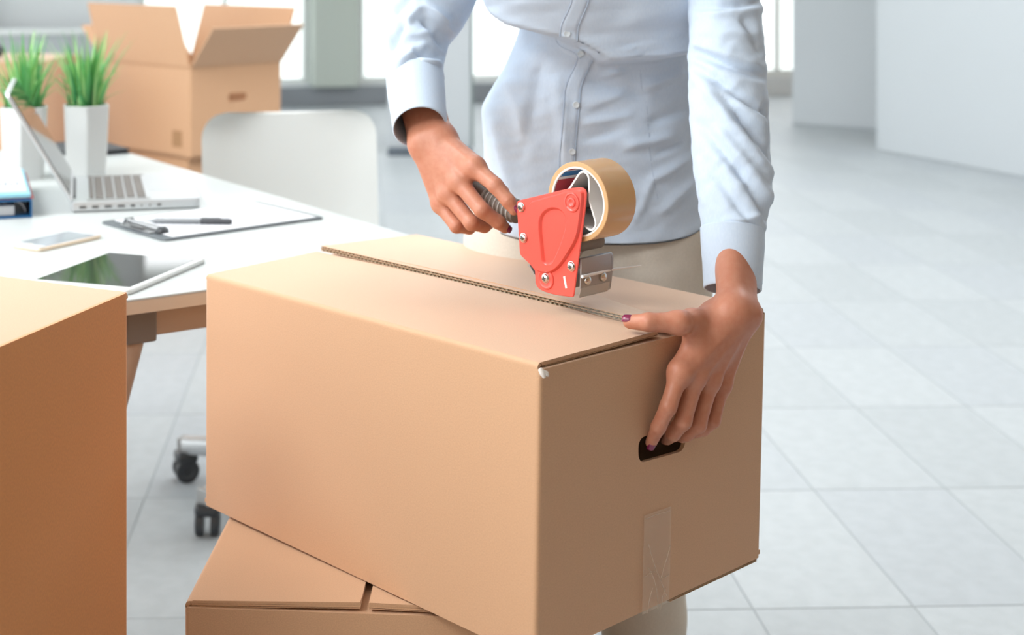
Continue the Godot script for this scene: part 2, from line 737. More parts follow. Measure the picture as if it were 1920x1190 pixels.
func room() -> void:
	var far := Vector3(-0.034, 0, -0.9994)     # tiles run away from the camera, a little to the left
	var across := Vector3(0.9994, 0, -0.034)
	var o := Vector3(0.921, 0, -3.356)
	var g := box(xf(Vector3(1.0, -0.101, -5.2)), Vector3(8.6, 0.2, 17.0), 0.001)
	var floor_node := struct("floor", g, M.grout)
	var tile := G.new()
	var w := Vector2(0.3, 0.6) - Vector2(0.003, 0.003)
	tile.prism(Transform3D(Basis(Vector3.RIGHT, Vector3.FORWARD, Vector3.UP), Vector3.ZERO), PackedVector2Array([-w / 2, Vector2(w.x, -w.y) / 2, w / 2, Vector2(-w.x, w.y) / 2]), -0.0065, 0.0, 0.0006)
	var tm := tile.mesh()
	var rest := []
	var spots := []
	for i in range(-22, 24):
		for j in range(-12, 18):
			var p := o + across * (i + 0.5) * 0.3 + far * (j + 0.5) * 0.6
			if p.x < -3.15 or p.x > 5.1 or p.z > 3.0 or p.z < -12.9:
				continue
			var d := -p.z
			var seen: bool = d > 2.3 and p.x > -0.272 * d - 0.3 and p.x < 0.416 * d + 0.3 and p.z > -12.4 - 0.215 * p.x
			if seen:
				spots.append([d, p, i, j])
			else:
				rest.append(p)
	spots.sort_custom(func(a, b): return a[0] < b[0])
	var b := Basis(across, Vector3.UP, -far)
	for k in spots.size():
		if k < 300:
			inst("tile", tm, M["tile_%d" % ((spots[k][2] * 7 + spots[k][3] * 3 + 100) % 4)], floor_node, floor_node.transform.affine_inverse() * Transform3D(b, spots[k][1]))
		else:
			rest.append(spots[k][1])
	var mm := MultiMesh.new()
	mm.transform_format = MultiMesh.TRANSFORM_3D
	mm.mesh = tm
	mm.instance_count = rest.size()
	for k in rest.size():
		mm.set_instance_transform(k, Transform3D(b, rest[k]))
	var mi := MultiMeshInstance3D.new()
	mi.name = "tiles_beyond"
	mi.multimesh = mm
	mi.material_override = M.tile_0
	mi.set_meta("kind", "stuff")
	floor_node.add_child(mi, true)

	struct("ceiling", box(xf(Vector3(1.0, 3.3, -5.2)), Vector3(8.8, 0.2, 17.4), 0.001), M.ceiling)
	# glazed wall on the window side: sill, head and piers, panes in frames
	g = G.new()
	g.rbox(xf(Vector3(-3.3, 0.12, -5.2)), Vector3(0.2, 0.26, 17.2), 0.004)
	g.rbox(xf(Vector3(-3.3, 3.06, -5.2)), Vector3(0.2, 0.3, 17.2), 0.004)
	var z := 3.2
	var n := 0
	while z > -13.4:
		g.rbox(xf(Vector3(-3.3, 1.58, z)), Vector3(0.2, 2.7, 0.24), 0.004)
		z -= 2.05
	struct("wall_left", g, M.wall_white)
	z = 3.2
	while z > -11.4:
		n += 1
		window(n, Vector3(-3.3, 1.58, z - 1.025), Vector3(0, 0, 1), 1.83, 2.68)
		z -= 2.05
	# far wall, turned a little: low plinth, windows, a grey column
	var e := Vector3(0.978, 0, -0.21).normalized()
	var c := Vector3(-0.554, 0, -11.887)
	var back := yaw(c, e)
	var nb := back.basis.z      # towards the camera
	g = G.new()
	g.rbox(back * xf(Vector3(1.45, 0.04, -0.1)), Vector3(9.4, 0.24, 0.2), 0.004)
	g.rbox(back * xf(Vector3(1.45, 3.05, -0.1)), Vector3(9.4, 0.36, 0.2), 0.004)
	g.rbox(back * xf(Vector3(-2.35, 1.5, -0.1)), Vector3(1.6, 3.0, 0.2), 0.004)
	struct("wall_back", g, M.wall_back)
	struct("baseboard_back", box(back * xf(Vector3(0.35, 0.076, 0.03)), Vector3(4.1, 0.152, 0.06), 0.006), M.plinth)
	struct("column", box(back * xf(Vector3(-0.02, 1.6, -0.03)), Vector3(0.36, 2.9, 0.34), 0.01), M.column_green)
	for q in [[-0.88, 1.34], [0.9, 1.42], [2.36, 1.42], [3.85, 1.42], [5.35, 1.42]]:
		n += 1
		window(n, back * Vector3(q[0], 1.51, -0.1), e, q[1], 2.7)
	struct("wall_right", box(xf(Vector3(5.3, 1.6, -5.2)), Vector3(0.2, 3.2, 17.2), 0.004), M.wall_warm_fill)
	struct("wall_front", box(xf(Vector3(1.0, 1.6, 3.35)), Vector3(8.8, 3.2, 0.2), 0.004), M.wall_warm_fill)
	# white partitions on the right
	var p1 := Vector3(2.895, 0, -9.149)
	var dir := Vector3(0.36, 0, 0.93).normalized()
	var px := yaw(p1, dir)
	struct("partition_wall", box(px * xf(Vector3(2.6, 1.6, -0.2)), Vector3(5.2, 3.2, 0.4), 0.008), M.panel_white)
	var p2 := yaw(Vector3(2.741, 0, -10.55), Vector3(0.8, 0, 0.59))
	struct("recess_wall", box(p2 * xf(Vector3(0.6, 1.6, -0.1)), Vector3(1.2, 3.2, 0.2), 0.008), M.panel_white)
	# outside
	struct("outside_ground", box(xf(Vector3(0, -0.5, -5)), Vector3(90, 0.3, 100), 0.01), M.outside)
	# grey cupboard and free-standing white board
	var cb := yaw(Vector3(-2.46, 0, -11.0), e)
	var cup := thing("storage_cabinet", "low grey cabinet against the far wall behind the potted grass", "cabinet", cb)
	put("body", box(cb * xf(Vector3(0, 0.32, 0)), Vector3(1.3, 0.6, 0.42), 0.006), M.cabinet_grey, cup)
	put("top", box(cb * xf(Vector3(0, 0.632, 0)), Vector3(1.34, 0.025, 0.45), 0.004), M.frame_white, cup)
	put("base", box(cb * xf(Vector3(0, 0.02, 0)), Vector3(1.24, 0.04, 0.4), 0.004), M.dark_base, cup)
	for s in [-0.33, 0.33]:
		var d := put("door", box(cb * xf(Vector3(s, 0.32, 0.214)), Vector3(0.63, 0.56, 0.018), 0.003), M.cabinet_grey, cup)
		put("handle", box(cb * xf(Vector3(s * 0.25, 0.4, 0.232)), Vector3(0.014, 0.12, 0.016), 0.004), M.steel_soft, d)
	var bt := yaw(Vector3(0.145, 0, -9.0), Vector3.RIGHT)
	var bd := thing("display_board", "tall white free-standing board on a dark base behind the woman's rolled arm sleeve", "board", bt)
	bd.set_meta("label", "tall white free-standing board with glass edge on a dark base near the far windows")
	put("panel", box(bt * xf(Vector3(0, 1.29, 0)), Vector3(0.5, 2.5, 0.1), 0.004), M.panel_white, bd)
	put("base", box(bt * xf(Vector3(0, 0.02, 0)), Vector3(0.5, 0.04, 0.24), 0.006), M.dark_base, bd)
	put("edge", box(bt * xf(Vector3(0.258, 1.29, 0.03)), Vector3(0.014, 2.5, 0.06), 0.003), M.frame_dark, bd)


func window(k: int, c: Vector3, along: Vector3, w: float, h: float) -> void:
	var t := yaw(c, along)
	var o := Node3D.new()
	o.name = "window_%d" % k
	add_child(o)
	o.transform = t
	o.set_meta("kind", "structure")
	var g := G.new()
	for s in [-1, 1]:
		g.rbox(t * xf(Vector3(s * (w / 2 - 0.025), 0, 0)), Vector3(0.05, h, 0.07), 0.004)
		g.rbox(t * xf(Vector3(0, s * (h / 2 - 0.025), 0)), Vector3(w - 0.1, 0.05, 0.07), 0.004)
	put("window_frame", g, M.frame_white, o)
	put("mullion", box(t * xf(Vector3(0, 0, 0)), Vector3(0.045, h - 0.1, 0.06), 0.004), M.frame_white, o)
	for s in [-1, 1]:
		put("pane", box(t * xf(Vector3(s * (w - 0.05) / 4, 0, 0)), Vector3((w - 0.15) / 2, h - 0.1, 0.008), 0.001), M.glass, o)


# ---------------------------------------------------------------- cardboard boxes
func walls(g: G, lo: Array, hi: Array, th: float, holes := {}) -> void:   # corners go round counter-clockwise seen from above
	var c: Vector3 = (lo[0] + lo[2]) / 2.0
	var edge := []
	for i in 4:
		var j := (i + 1) % 4
		var b0: Vector3 = lo[i]
		var b1: Vector3 = lo[j]
		var t0: Vector3 = hi[i]
		var t1: Vector3 = hi[j]
		var len := b0.distance_to(b1)
		var k := 0.005 / len
		var q := [b0.lerp(b1, k), b0.lerp(b1, 1 - k), t0.lerp(t1, 1 - k), t0.lerp(t1, k)]
		edge.append(q)
		var inward := (b1 - b0).cross(Vector3.UP).normalized()
		if inward.dot(c - (b0 + b1) / 2) < 0:
			inward = -inward
		inward *= th
		var hgt := b0.distance_to(t0)
		var f := func(p: Vector2, z: float) -> Vector3:
			return q[0].lerp(q[1], p.x / len).lerp(q[3].lerp(q[2], p.x / len), p.y / hgt) + inward * z
		var hole: PackedVector2Array = holes.get(i, PackedVector2Array())
		var s := G.new()
		s.prism(Transform3D(), PackedVector2Array([Vector2(0, 0), Vector2(len, 0), Vector2(len, hgt), Vector2(0, hgt)]), 0.0, 1.0, 0.0, hole)
		var i0 := g.ix.size()
		var k0 := g.v.size()
		for p in s.v:
			g.add(f.call(Vector2(p.x, p.y), p.z))
		for x in s.ix:
			g.ix.append(k0 + x)
		g.fix(i0)
	for i in 4:
		var j := (i + 1) % 4
		var rows := []
		for y in 2:
			var a: Vector3 = edge[i][2 if y else 1]
			var m: Vector3 = (hi if y else lo)[j]
			var b: Vector3 = edge[j][3 if y else 0]
			var row := PackedVector3Array()
			for s in 6:
				var t := s / 5.0
				row.append(a.lerp(m, t).lerp(m.lerp(b, t), t))
			rows.append(row)
		g.grid(rows, false, false, false, false)
		var i1 := g.ix.size() - 30
		var nn: Vector3 = (g.v[g.ix[i1 + 1]] - g.v[g.ix[i1]]).cross(g.v[g.ix[i1 + 2]] - g.v[g.ix[i1]])
		if nn.dot(rows[0][2] - c) < 0:
			for m in range(i1, g.ix.size(), 3):
				var sw := g.ix[m + 1]
				g.ix[m + 1] = g.ix[m + 2]
				g.ix[m + 2] = sw

# A flap folded over the edge a-b; its free edge is d (beside a) - e (beside b). drop: how far below the edge the fold starts.
func flap_shape(a: Vector3, b: Vector3, e: Vector3, d: Vector3, th: float, drop: float, bulge := 0.0) -> G:
	var g := G.new()
	var cols := 9
	var tops := []
	var bots := []
	for i in cols:
		var t := float(i) / (cols - 1)
		var h := a.lerp(b, t)
		var f := d.lerp(e, t)
		var inward := (f - h).normalized()
		var wave := Vector3.UP * bulge * sin(PI * t)
		var top := PackedVector3Array()
		var bot := PackedVector3Array()
		var p0 := h + Vector3.DOWN * drop
		var p2 := h + inward * drop
		for s in 7:
			var u := s / 6.0
			top.append(p0.lerp(h, u).lerp(h.lerp(p2, u), u))
		top.append(h.lerp(f, 0.3) + wave * 0.7)
		top.append(h.lerp(f, 0.65) + wave)
		top.append(f + wave)
		for s in top.size():
			bot.append(top[s] + (-Vector3.UP * th if s > 5 else (inward - Vector3.UP).normalized() * th))
		tops.append(top)
		bots.append(bot)
	g.grid(tops, false, false, false, false)
	bots.reverse()
	g.grid(bots, false, false, false, false)
	bots.reverse()
	var last: int = tops[0].size() - 1
	var rim := [[], []]
	for i in cols:
		rim[0].append(tops[i][last])
		rim[1].append(bots[i][last])
	g.grid([PackedVector3Array(rim[0]), PackedVector3Array(rim[1])], false, false, false, false)
	g.grid([tops[0], bots[0]], false, false, false, false)
	g.grid([bots[cols - 1], tops[cols - 1]], false, false, false, false)
	var nn := (g.v[g.ix[1]] - g.v[g.ix[0]]).cross(g.v[g.ix[2]] - g.v[g.ix[0]])
	if nn.dot((a - d).normalized() + Vector3.UP * 0.2) < 0.0:
		for m in range(0, g.ix.size(), 3):
			var sw := g.ix[m + 1]
			g.ix[m + 1] = g.ix[m + 2]
			g.ix[m + 2] = sw
	return g

# The cut end of double-wall board: three liners and two rows of flutes. a-b: the top edge of the cut; up: thickness vector; into: into the board.
func cut_end(o: Node, a: Vector3, b: Vector3, up: Vector3, into: Vector3, period := 0.0075) -> void:
	var g := G.new()
	var fl := G.new()
	var len := a.distance_to(b)
	var th := up.length()
	var u := up.normalized()
	var lt := th * 0.1
	for k in [0.0, 0.42, 0.9]:
		g.slab(a - u * (th * k), b - u * (th * k), b - u * (th * k + lt), a - u * (th * k + lt), into)
	var n := int(len / period * 2.0)
	for r in 2:
		var top := th * (0.1 if r == 0 else 0.52)
		var bot := th * (0.42 if r == 0 else 0.9)
		var rows := [PackedVector3Array(), PackedVector3Array()]
		for i in n + 1:
			var p := a.lerp(b, float(i) / n) - u * (top if (i + r) % 2 == 0 else bot)
			rows[0].append(p + into * 0.06)
			rows[1].append(p + into)
		fl.grid(rows)
		var back := [PackedVector3Array(), PackedVector3Array()]
		for i in n + 1:
			back[0].append(rows[0][i] + (b - a) / len * 0.0006 - u * 0.0004)
			back[1].append(rows[1][i] + (b - a) / len * 0.0006 - u * 0.0004)
		fl.grid(back)
	var lin := put("liner", g, M.cardboard, o)
	put("fluting", fl, M.flute, o)

func main_box() -> void:
	var A: Vector3 = Vector3(0.1389, 0.7874, -1.5313)
	var B: Vector3 = Vector3(-0.2653, 0.7841, -1.9738)
	var D: Vector3 = Vector3(0.4354, 0.7823, -1.7945)
	var F: Vector3 = Vector3(0.0192, 0.7883, -2.2370)
	var lo := [Vector3(0.1339, 0.4811, -1.5313), Vector3(0.4277, 0.4819, -1.7945), Vector3(0.0242, 0.4807, -2.237), Vector3(-0.2660, 0.4785, -1.9738)]
	var dn := Vector3(0, -0.006, 0)
	var o := thing("cardboard_box", "large brown cardboard box being taped shut, the woman's hand in its grip hole", "box", xf((lo[0] + lo[2]) / 2.0))
	var g := G.new()
	var len: float = lo[0].distance_to(lo[1])
	var hole := PackedVector2Array()
	for q in rounded([Vector2(0.1642, 0.6488), Vector2(0.1632, 0.6772), Vector2(0.2502, 0.6766), Vector2(0.2482, 0.6454)], [0.012], 5):
		hole.append(Vector2(q.x - 0.005, q.y - 0.4807))
	walls(g, lo, [A + dn, D + dn, F + dn, B + dn], 0.005, {0: hole})
	g.slab(lo[0] + Vector3(0, 0.004, 0), lo[1] + Vector3(0, 0.004, 0), lo[2] + Vector3(0, 0.004, 0), lo[3] + Vector3(0, 0.004, 0), Vector3(0, 0.005, 0))
	var bd := put("body", g, M.cardboard, o)
	var le: Vector3 = lo[0].lerp(lo[1], 0.56)
	cut_end(bd, le + Vector3(0, 0.0004, 0), lo[0].lerp(lo[1], 0.985) + Vector3(0, 0.0004, 0), Vector3(0, 0.0036, 0), Vector3(-0.6696, 0, -0.7427) * 0.012, 0.012)
	var s1 := (A + D) / 2.0
	var s2 := (B + F) / 2.0
	var al := (B - A).normalized()
	var wd := (D - A).normalized()
	# short flaps folded in first
	put("short_flap", flap_shape(A + dn + wd * 0.004, D + dn - wd * 0.004, D + dn + al * 0.15, A + dn + al * 0.15, 0.005, 0.006), M.cardboard, o)
	put("short_flap", flap_shape(B + dn + wd * 0.004, F + dn - wd * 0.004, F + dn - al * 0.15, B + dn - al * 0.15, 0.005, 0.006), M.cardboard, o)
	# near long flap, then the far one, which rides higher along the seam
	var up := Vector3.UP
	var near_f := put("long_flap", flap_shape(A + al * 0.004, B - al * 0.002, s2 - wd * 0.003 + up * 0.002, s1 - wd * 0.003 + al * 0.004 + up * 0.003, 0.004, 0.006, 0.003), M.cardboard, o)
	cut_end(near_f, A + al * 0.004 + wd * 0.012, s1 - wd * 0.003 + al * 0.004 + up * 0.003, Vector3(0, 0.0052, 0), al * 0.012)
	var a2 := s1 + wd * 0.004 + up * 0.0085 + al * 0.004
	var b2 := s2 + wd * 0.004 + up * 0.0085
	var far_f := put("long_flap", flap_shape(D + al * 0.004, F - al * 0.002, b2 + wd * 0.009, a2 + wd * 0.009, 0.006, 0.006, 0.002), M.cardboard, o)
	cut_end(far_f, a2 + up * 0.001, b2 + up * 0.001, Vector3(0, 0.0072, 0), wd * 0.012)
	# torn paper at the near corner
	var tg := G.new()
	tg.tube(PackedVector3Array([A + Vector3(-0.001, -0.004, 0.003), A + Vector3(0.002, -0.008, 0.004), A + Vector3(0.004, -0.013, 0.004)]), PackedFloat32Array([0.0022, 0.0035, 0.0018]), 7)
	tg.tube(PackedVector3Array([A + Vector3(0.001, -0.006, 0.004), A + Vector3(0.006, -0.009, 0.003), A + Vector3(0.008, -0.012, 0.002)]), PackedFloat32Array([0.0016, 0.0028, 0.001]), 6)
	put("torn_corner", tg, M.torn_paper, o)
	# old strip of tape on the short side
	var tp := G.new()
	var rows := []
	var rng := RandomNumberGenerator.new()
	rng.seed = 5
	for i in 15:
		var row := PackedVector3Array()
		for j in 9:
			var x := 1207.0 + j * 6.4 - i * 0.35
			var y: float = lerpf(966.0 - j * 2.2, 1152.0 - j * 3.2, i / 14.0)
			var p := onto(x, y, A)
			row.append(p + Vector3(0.6696, 0, 0.7427) * (0.0006 + rng.randf() * 0.0012 * (i / 14.0)))
		rows.append(row)
	tp.grid(rows)
	var strip := put("tape_strip", tp, M.clear_film, o)
	var cr := G.new()
	for q in [[1214, 1020, 1226, 1060, 1238, 1090, 1249, 1118], [1212, 1062, 1222, 1078, 1230, 1110, 1232, 1140], [1208, 1080, 1224, 1070, 1240, 1082, 1252, 1076], [1236, 1088, 1244, 1060, 1250, 1040, 1255, 1020], [1222, 1100, 1216, 1122, 1212, 1148], [1246, 1100, 1240, 1120, 1238, 1142], [1209, 972, 1232, 963, 1256, 956]]:
		var way := []
		for k in range(0, q.size(), 2):
			way.append(onto(q[k], q[k + 1], A) + Vector3(0.6696, 0, 0.7427) * 0.0014)
		cr.tube(PackedVector3Array(spline(way, 4)), PackedFloat32Array([0.0005]), 5)
	put("crease", cr, M.clear_film, strip)
	# new tape over the seam, from the dispenser to the short side
	var tn := G.new()
	rows = []
	for i in 20:
		var t := i / 19.0
		var p := s1.lerp(s2, lerpf(-0.004, 0.205, t)) + up * 0.0125
		var row := PackedVector3Array()
		for j in 9:
			var k := (j - 4.0) / 4.0
			var lift := 0.006 * pow(t, 2.0) + 0.0018 * sin(k * 5.0 + t * 3.0) * t + (0.0 if k > 0 else -0.004)
			row.append(p + wd * (k * 0.025 + 0.002) + up * lift)
		rows.append(row)
	tn.grid(rows)
	put("sealing_tape", tn, M.clear_tape, o)

func onto(px: float, py: float, a: Vector3) -> Vector3:      # a point of the box's short side
	var ray := Vector3((px - 760.0) / 2790.0, -(py + 88.0) / 2790.0, -1.0)
	var n := Vector3(0.6696, 0, 0.7427)
	return Vector3(0, 1.21, 0) + ray * (n.dot(a - Vector3(0, 1.21, 0)) / n.dot(ray))

func carton(t: Transform3D, s: Vector3, called: Node3D, m: Material, open := {}, holes := {}, seam_x := false) -> void:   # s: x, y, z; base centre at t
	var lo := []
	var hi := []
	for q in [[-1, 1], [1, 1], [1, -1], [-1, -1]]:
		lo.append(t * Vector3(q[0] * s.x / 2, 0, q[1] * s.z / 2))
		hi.append(t * Vector3(q[0] * s.x / 2, s.y - (0.0 if open else 0.006), q[1] * s.z / 2))
	var g := G.new()
	walls(g, lo, hi, 0.005, holes)
	g.slab(lo[0] + Vector3(0, 0.002, 0), lo[1] + Vector3(0, 0.002, 0), lo[2] + Vector3(0, 0.002, 0), lo[3] + Vector3(0, 0.002, 0), Vector3(0, 0.005, 0))
	put("body", g, m, called)
	if open:
		for i in open:
			var a: Vector3 = hi[i]
			var b: Vector3 = hi[(i + 1) % 4]
			var d: Vector3 = t.basis * open[i]
			var f := G.new()
			var th := (b - a).cross(d).normalized() * 0.005
			f.slab(a, b, b + d, a + d, th)
			put("flap", f, m, called)


func other_boxes() -> void:
	# lower box, under the one being taped
	var lt := yaw(Vector3(-0.0235, 0, -1.935), Vector3(0.997, 0, 0.075))
	var L := Vector3(0.415, 0.4745, 0.53)
	var o := thing("cardboard_box", "brown cardboard box standing on the floor underneath the box being taped", "box", lt)
	carton(lt, L, o, M.cardboard)
	var up := Vector3.UP
	var P := func(x: float, y: float, z: float) -> Vector3: return lt * Vector3(x * L.x / 2, y, z * L.z / 2)
	put("short_flap", flap_shape(P.call(-0.99, L.y - 0.006, 1), P.call(0.99, L.y - 0.006, 1), P.call(0.99, L.y - 0.006, 0.4), P.call(-0.99, L.y - 0.006, 0.4), 0.004, 0.005), M.cardboard, o)
	put("short_flap", flap_shape(P.call(0.99, L.y - 0.006, -1), P.call(-0.99, L.y - 0.006, -1), P.call(-0.99, L.y - 0.006, -0.4), P.call(0.99, L.y - 0.006, -0.4), 0.004, 0.005), M.cardboard, o)
	var e := 0.985
	var f1 := put("long_flap", flap_shape(P.call(-1, L.y, -e), P.call(-1, L.y, e), P.call(-0.035, L.y + 0.004, e), P.call(-0.035, L.y + 0.002, -e), 0.005, 0.006), M.cardboard, o)
	cut_end(f1, P.call(-0.96, L.y + 0.0008, e), P.call(-0.037, L.y + 0.0048, e), up * 0.0072, lt.basis.z * -0.012, 0.02)
	var f2 := put("long_flap", flap_shape(P.call(1, L.y, e), P.call(1, L.y, -e), P.call(0.01, L.y + 0.002, -e), P.call(0.01, L.y + 0.004, e), 0.005, 0.006), M.cardboard, o)
	cut_end(f2, P.call(0.012, L.y + 0.0048, e), P.call(0.96, L.y + 0.0008, e), up * 0.0072, lt.basis.z * -0.012, 0.02)
	# tall box at the edge of the frame
	var q: Vector3 = Vector3(-0.3168, 0.8225, -1.7000)
	var ax := Vector3(0.33, 0, -0.944)      # along the seen side, away from the camera
	var S := Vector3(0.56, q.y + 0.006, 0.42)
	var bt := yaw(Vector3(q.x, 0, q.z) - ax.normalized() * 0.28 + Vector3(-0.944, 0, -0.33) * 0.21, ax)
	o = thing("cardboard_box", "tall brown cardboard box in front of the desk, cut off by the frame", "box", bt)
	carton(bt, S, o, M.cardboard_shaded)  # sides take the shade-tinted board, flaps the plain one
	P = func(x: float, y: float, z: float) -> Vector3: return bt * Vector3(x * S.x / 2, y, z * S.z / 2)
	var y := S.y - 0.006
	put("long_flap", flap_shape(P.call(-1, y, 1), P.call(1, y, 1), P.call(0.99, y + 0.008, 0.012), P.call(-0.99, y + 0.008, 0.012), 0.005, 0.006, 0.004), M.cardboard, o)
	put("long_flap", flap_shape(P.call(1, y, -1), P.call(-1, y, -1), P.call(-0.99, y + 0.007, -0.012), P.call(0.99, y + 0.007, -0.012), 0.005, 0.006, 0.004), M.cardboard, o)
	put("short_flap", flap_shape(P.call(1, y - 0.001, 0.97), P.call(1, y - 0.001, -0.97), P.call(0.5, y - 0.004, -0.97), P.call(0.5, y - 0.004, 0.97), 0.004, 0.005), M.cardboard, o)
	put("short_flap", flap_shape(P.call(-1, y - 0.001, -0.97), P.call(-1, y - 0.001, 0.97), P.call(-0.5, y - 0.004, 0.97), P.call(-0.5, y - 0.004, -0.97), 0.004, 0.005), M.cardboard, o)

func background_boxes() -> void:
	var c: Vector3 = Vector3(-0.7222, 0.5200, -5.0000)
	var xd := Vector3(-0.731, 0, -0.682)     # along the left-hand side, away
	var zd := Vector3(0.682, 0, -0.731)      # along the right-hand side, away
	# x axis of the box = towards the near corner along the left side
	var S := Vector3(0.505, 0.308, 0.41)
	var X := -xd
	var ctr := c + xd * S.x / 2 + zd * S.z / 2
	var t := yaw(ctr, X)
	var o := thing("cardboard_box", "open empty cardboard box with raised flaps, on another box behind the white chair", "box", t)
	var hole := rounded([Vector2(0.165, 0.178), Vector2(0.25, 0.178), Vector2(0.25, 0.207), Vector2(0.165, 0.207)], [0.014])
	# sides: 0 faces +z (left-hand side seen), 1 faces +x (right-hand side seen)
	carton(t, S, o, M.cardboard, {0: Vector3(-0.03, 0.205, 0.035), 1: Vector3(0.115, 0.135, 0), 2: Vector3(0.05, 0.19, -0.02), 3: Vector3(-0.12, 0.12, 0)}, {1: hole})
	put("printed_mark", box(t * xf(Vector3(S.x / 2 - 0.07, 0.06, S.z / 2 + 0.001)), Vector3(0.05, 0.055, 0.001), 0.0003), M.print_brown, o)
	var T := Vector3(0.49, c.y - 0.003, 0.395)
	var t2 := yaw(Vector3(ctr.x - 0.012, 0, ctr.z - 0.02), X)
	o = thing("cardboard_box", "closed cardboard box on the floor carrying the open box with raised flaps", "box", t2)
	carton(t2, T, o, M.cardboard)
	put("long_flap", box(t2 * xf(Vector3(0, T.y - 0.003, T.z / 4 + 0.002)), Vector3(T.x - 0.004, 0.006, T.z / 2 - 0.008), 0.002), M.cardboard, o)
	put("long_flap", box(t2 * xf(Vector3(0, T.y - 0.003, -T.z / 4 - 0.002)), Vector3(T.x - 0.004, 0.006, T.z / 2 - 0.008), 0.002), M.cardboard, o)
	# box at the edge of the frame, behind the plants
	var e: Vector3 = Vector3(-1.1627, 0.5286, -4.9000)
	var U := Vector3(0.55, 0.325, 0.4)
	var t3 := yaw(Vector3(e.x - U.x / 2 - 0.01, e.y, e.z - 0.2), Vector3(0.99, 0, 0.12))
	o = thing("cardboard_box", "pale cardboard box behind the potted grass with a black curved object on top", "box", t3)
	carton(t3, U, o, M.cardboard)
	put("long_flap", box(t3 * xf(Vector3(0, U.y - 0.003, U.z / 4 + 0.002)), Vector3(U.x - 0.004, 0.006, U.z / 2 - 0.008), 0.002), M.cardboard, o)
	put("long_flap", box(t3 * xf(Vector3(0, U.y - 0.003, -U.z / 4 - 0.002)), Vector3(U.x - 0.004, 0.006, U.z / 2 - 0.008), 0.002), M.cardboard, o)
	var t4 := yaw(Vector3(e.x - U.x / 2 - 0.02, 0, e.z - 0.2), Vector3(0.99, 0, 0.1))
	o = thing("cardboard_box", "cardboard box on the floor under the pale box behind the potted grass", "box", t4)
	carton(t4, Vector3(0.56, e.y - 0.003, 0.42), o, M.cardboard)
	put("long_flap", box(t4 * xf(Vector3(0, e.y - 0.006, 0.106)), Vector3(0.556, 0.006, 0.2), 0.002), M.cardboard, o)
	put("long_flap", box(t4 * xf(Vector3(0, e.y - 0.006, -0.106)), Vector3(0.556, 0.006, 0.2), 0.002), M.cardboard, o)
	var g := G.new()
	var h := t3 * Vector3(0.095, U.y, 0.1)
	g.tube(PackedVector3Array(spline([h + Vector3(-0.16, 0.03, 0), h + Vector3(-0.1, 0.05, 0), h + Vector3(-0.03, 0.045, 0.0), h + Vector3(0.015, 0.018, 0)], 5)), PackedFloat32Array([0.018, 0.02, 0.02, 0.018, 0.016, 0.014, 0.014, 0.014, 0.014, 0.016, 0.018, 0.02, 0.02, 0.02, 0.018, 0.016]), 10)
	tag(put("black_bar", g, M.black), "black curved object lying on the pale cardboard box behind the potted grass", "black_bar")  # black rounded bar, its use unknown


# ---------------------------------------------------------------- desk and what is on it
func desk() -> void:
	var t := yaw(Vector3(0.108, 0, -2.352), Vector3(0.8412, 0, -0.5408))    # origin under the corner behind the box; x along the short end, -z along the desk
	var o := thing("desk", "white-topped office desk with beige edge and slanted wooden legs", "desk", t)
	var top := rounded([Vector2(-0.82, 0), Vector2(0, 0), Vector2(0, -1.62), Vector2(-0.82, -1.62)], [0.02], 4)
	var g := G.new()
	var flat := t * Transform3D(Basis(Vector3.RIGHT, Vector3(0, 0, 1), Vector3.UP), Vector3(0, 0.735, 0))
	g.prism(flat, top, -0.003, 0.0, 0.001)
	put("desk_top", g, M.desk_white, o)
	g = G.new()
	g.prism(flat, top, -0.021, -0.003, 0.001)
	put("edge_board", g, M.desk_edge, o)
	for z in [-0.04, -1.56]:
		put("beam", box(t * xf(Vector3(-0.4, 0.693, z)), Vector3(0.62, 0.036, 0.04), 0.003), M.desk_beam, o)
		for s in [-1, 1]:
			var x: float = -0.4 + s * 0.152
			var j := put("joint", box(t * xf(Vector3(x, 0.690, z)), Vector3(0.046, 0.046, 0.046), 0.004), M.desk_joint, o)
			g = G.new()
			var a := t * Vector3(x + s * 0.006, 0.675, z)
			var b := t * Vector3(x + s * 0.20, 0.0, z)
			g.tube(PackedVector3Array([a, a.lerp(b, 0.5), b]), PackedFloat32Array([0.019, 0.018, 0.014]), 14)
			put("leg", g, M.desk_beam, o)
	for x in [-0.2, -0.62]:
		put("rail", box(t * xf(Vector3(x, 0.697, -0.8)), Vector3(0.04, 0.03, 1.5), 0.003), M.desk_joint, o)


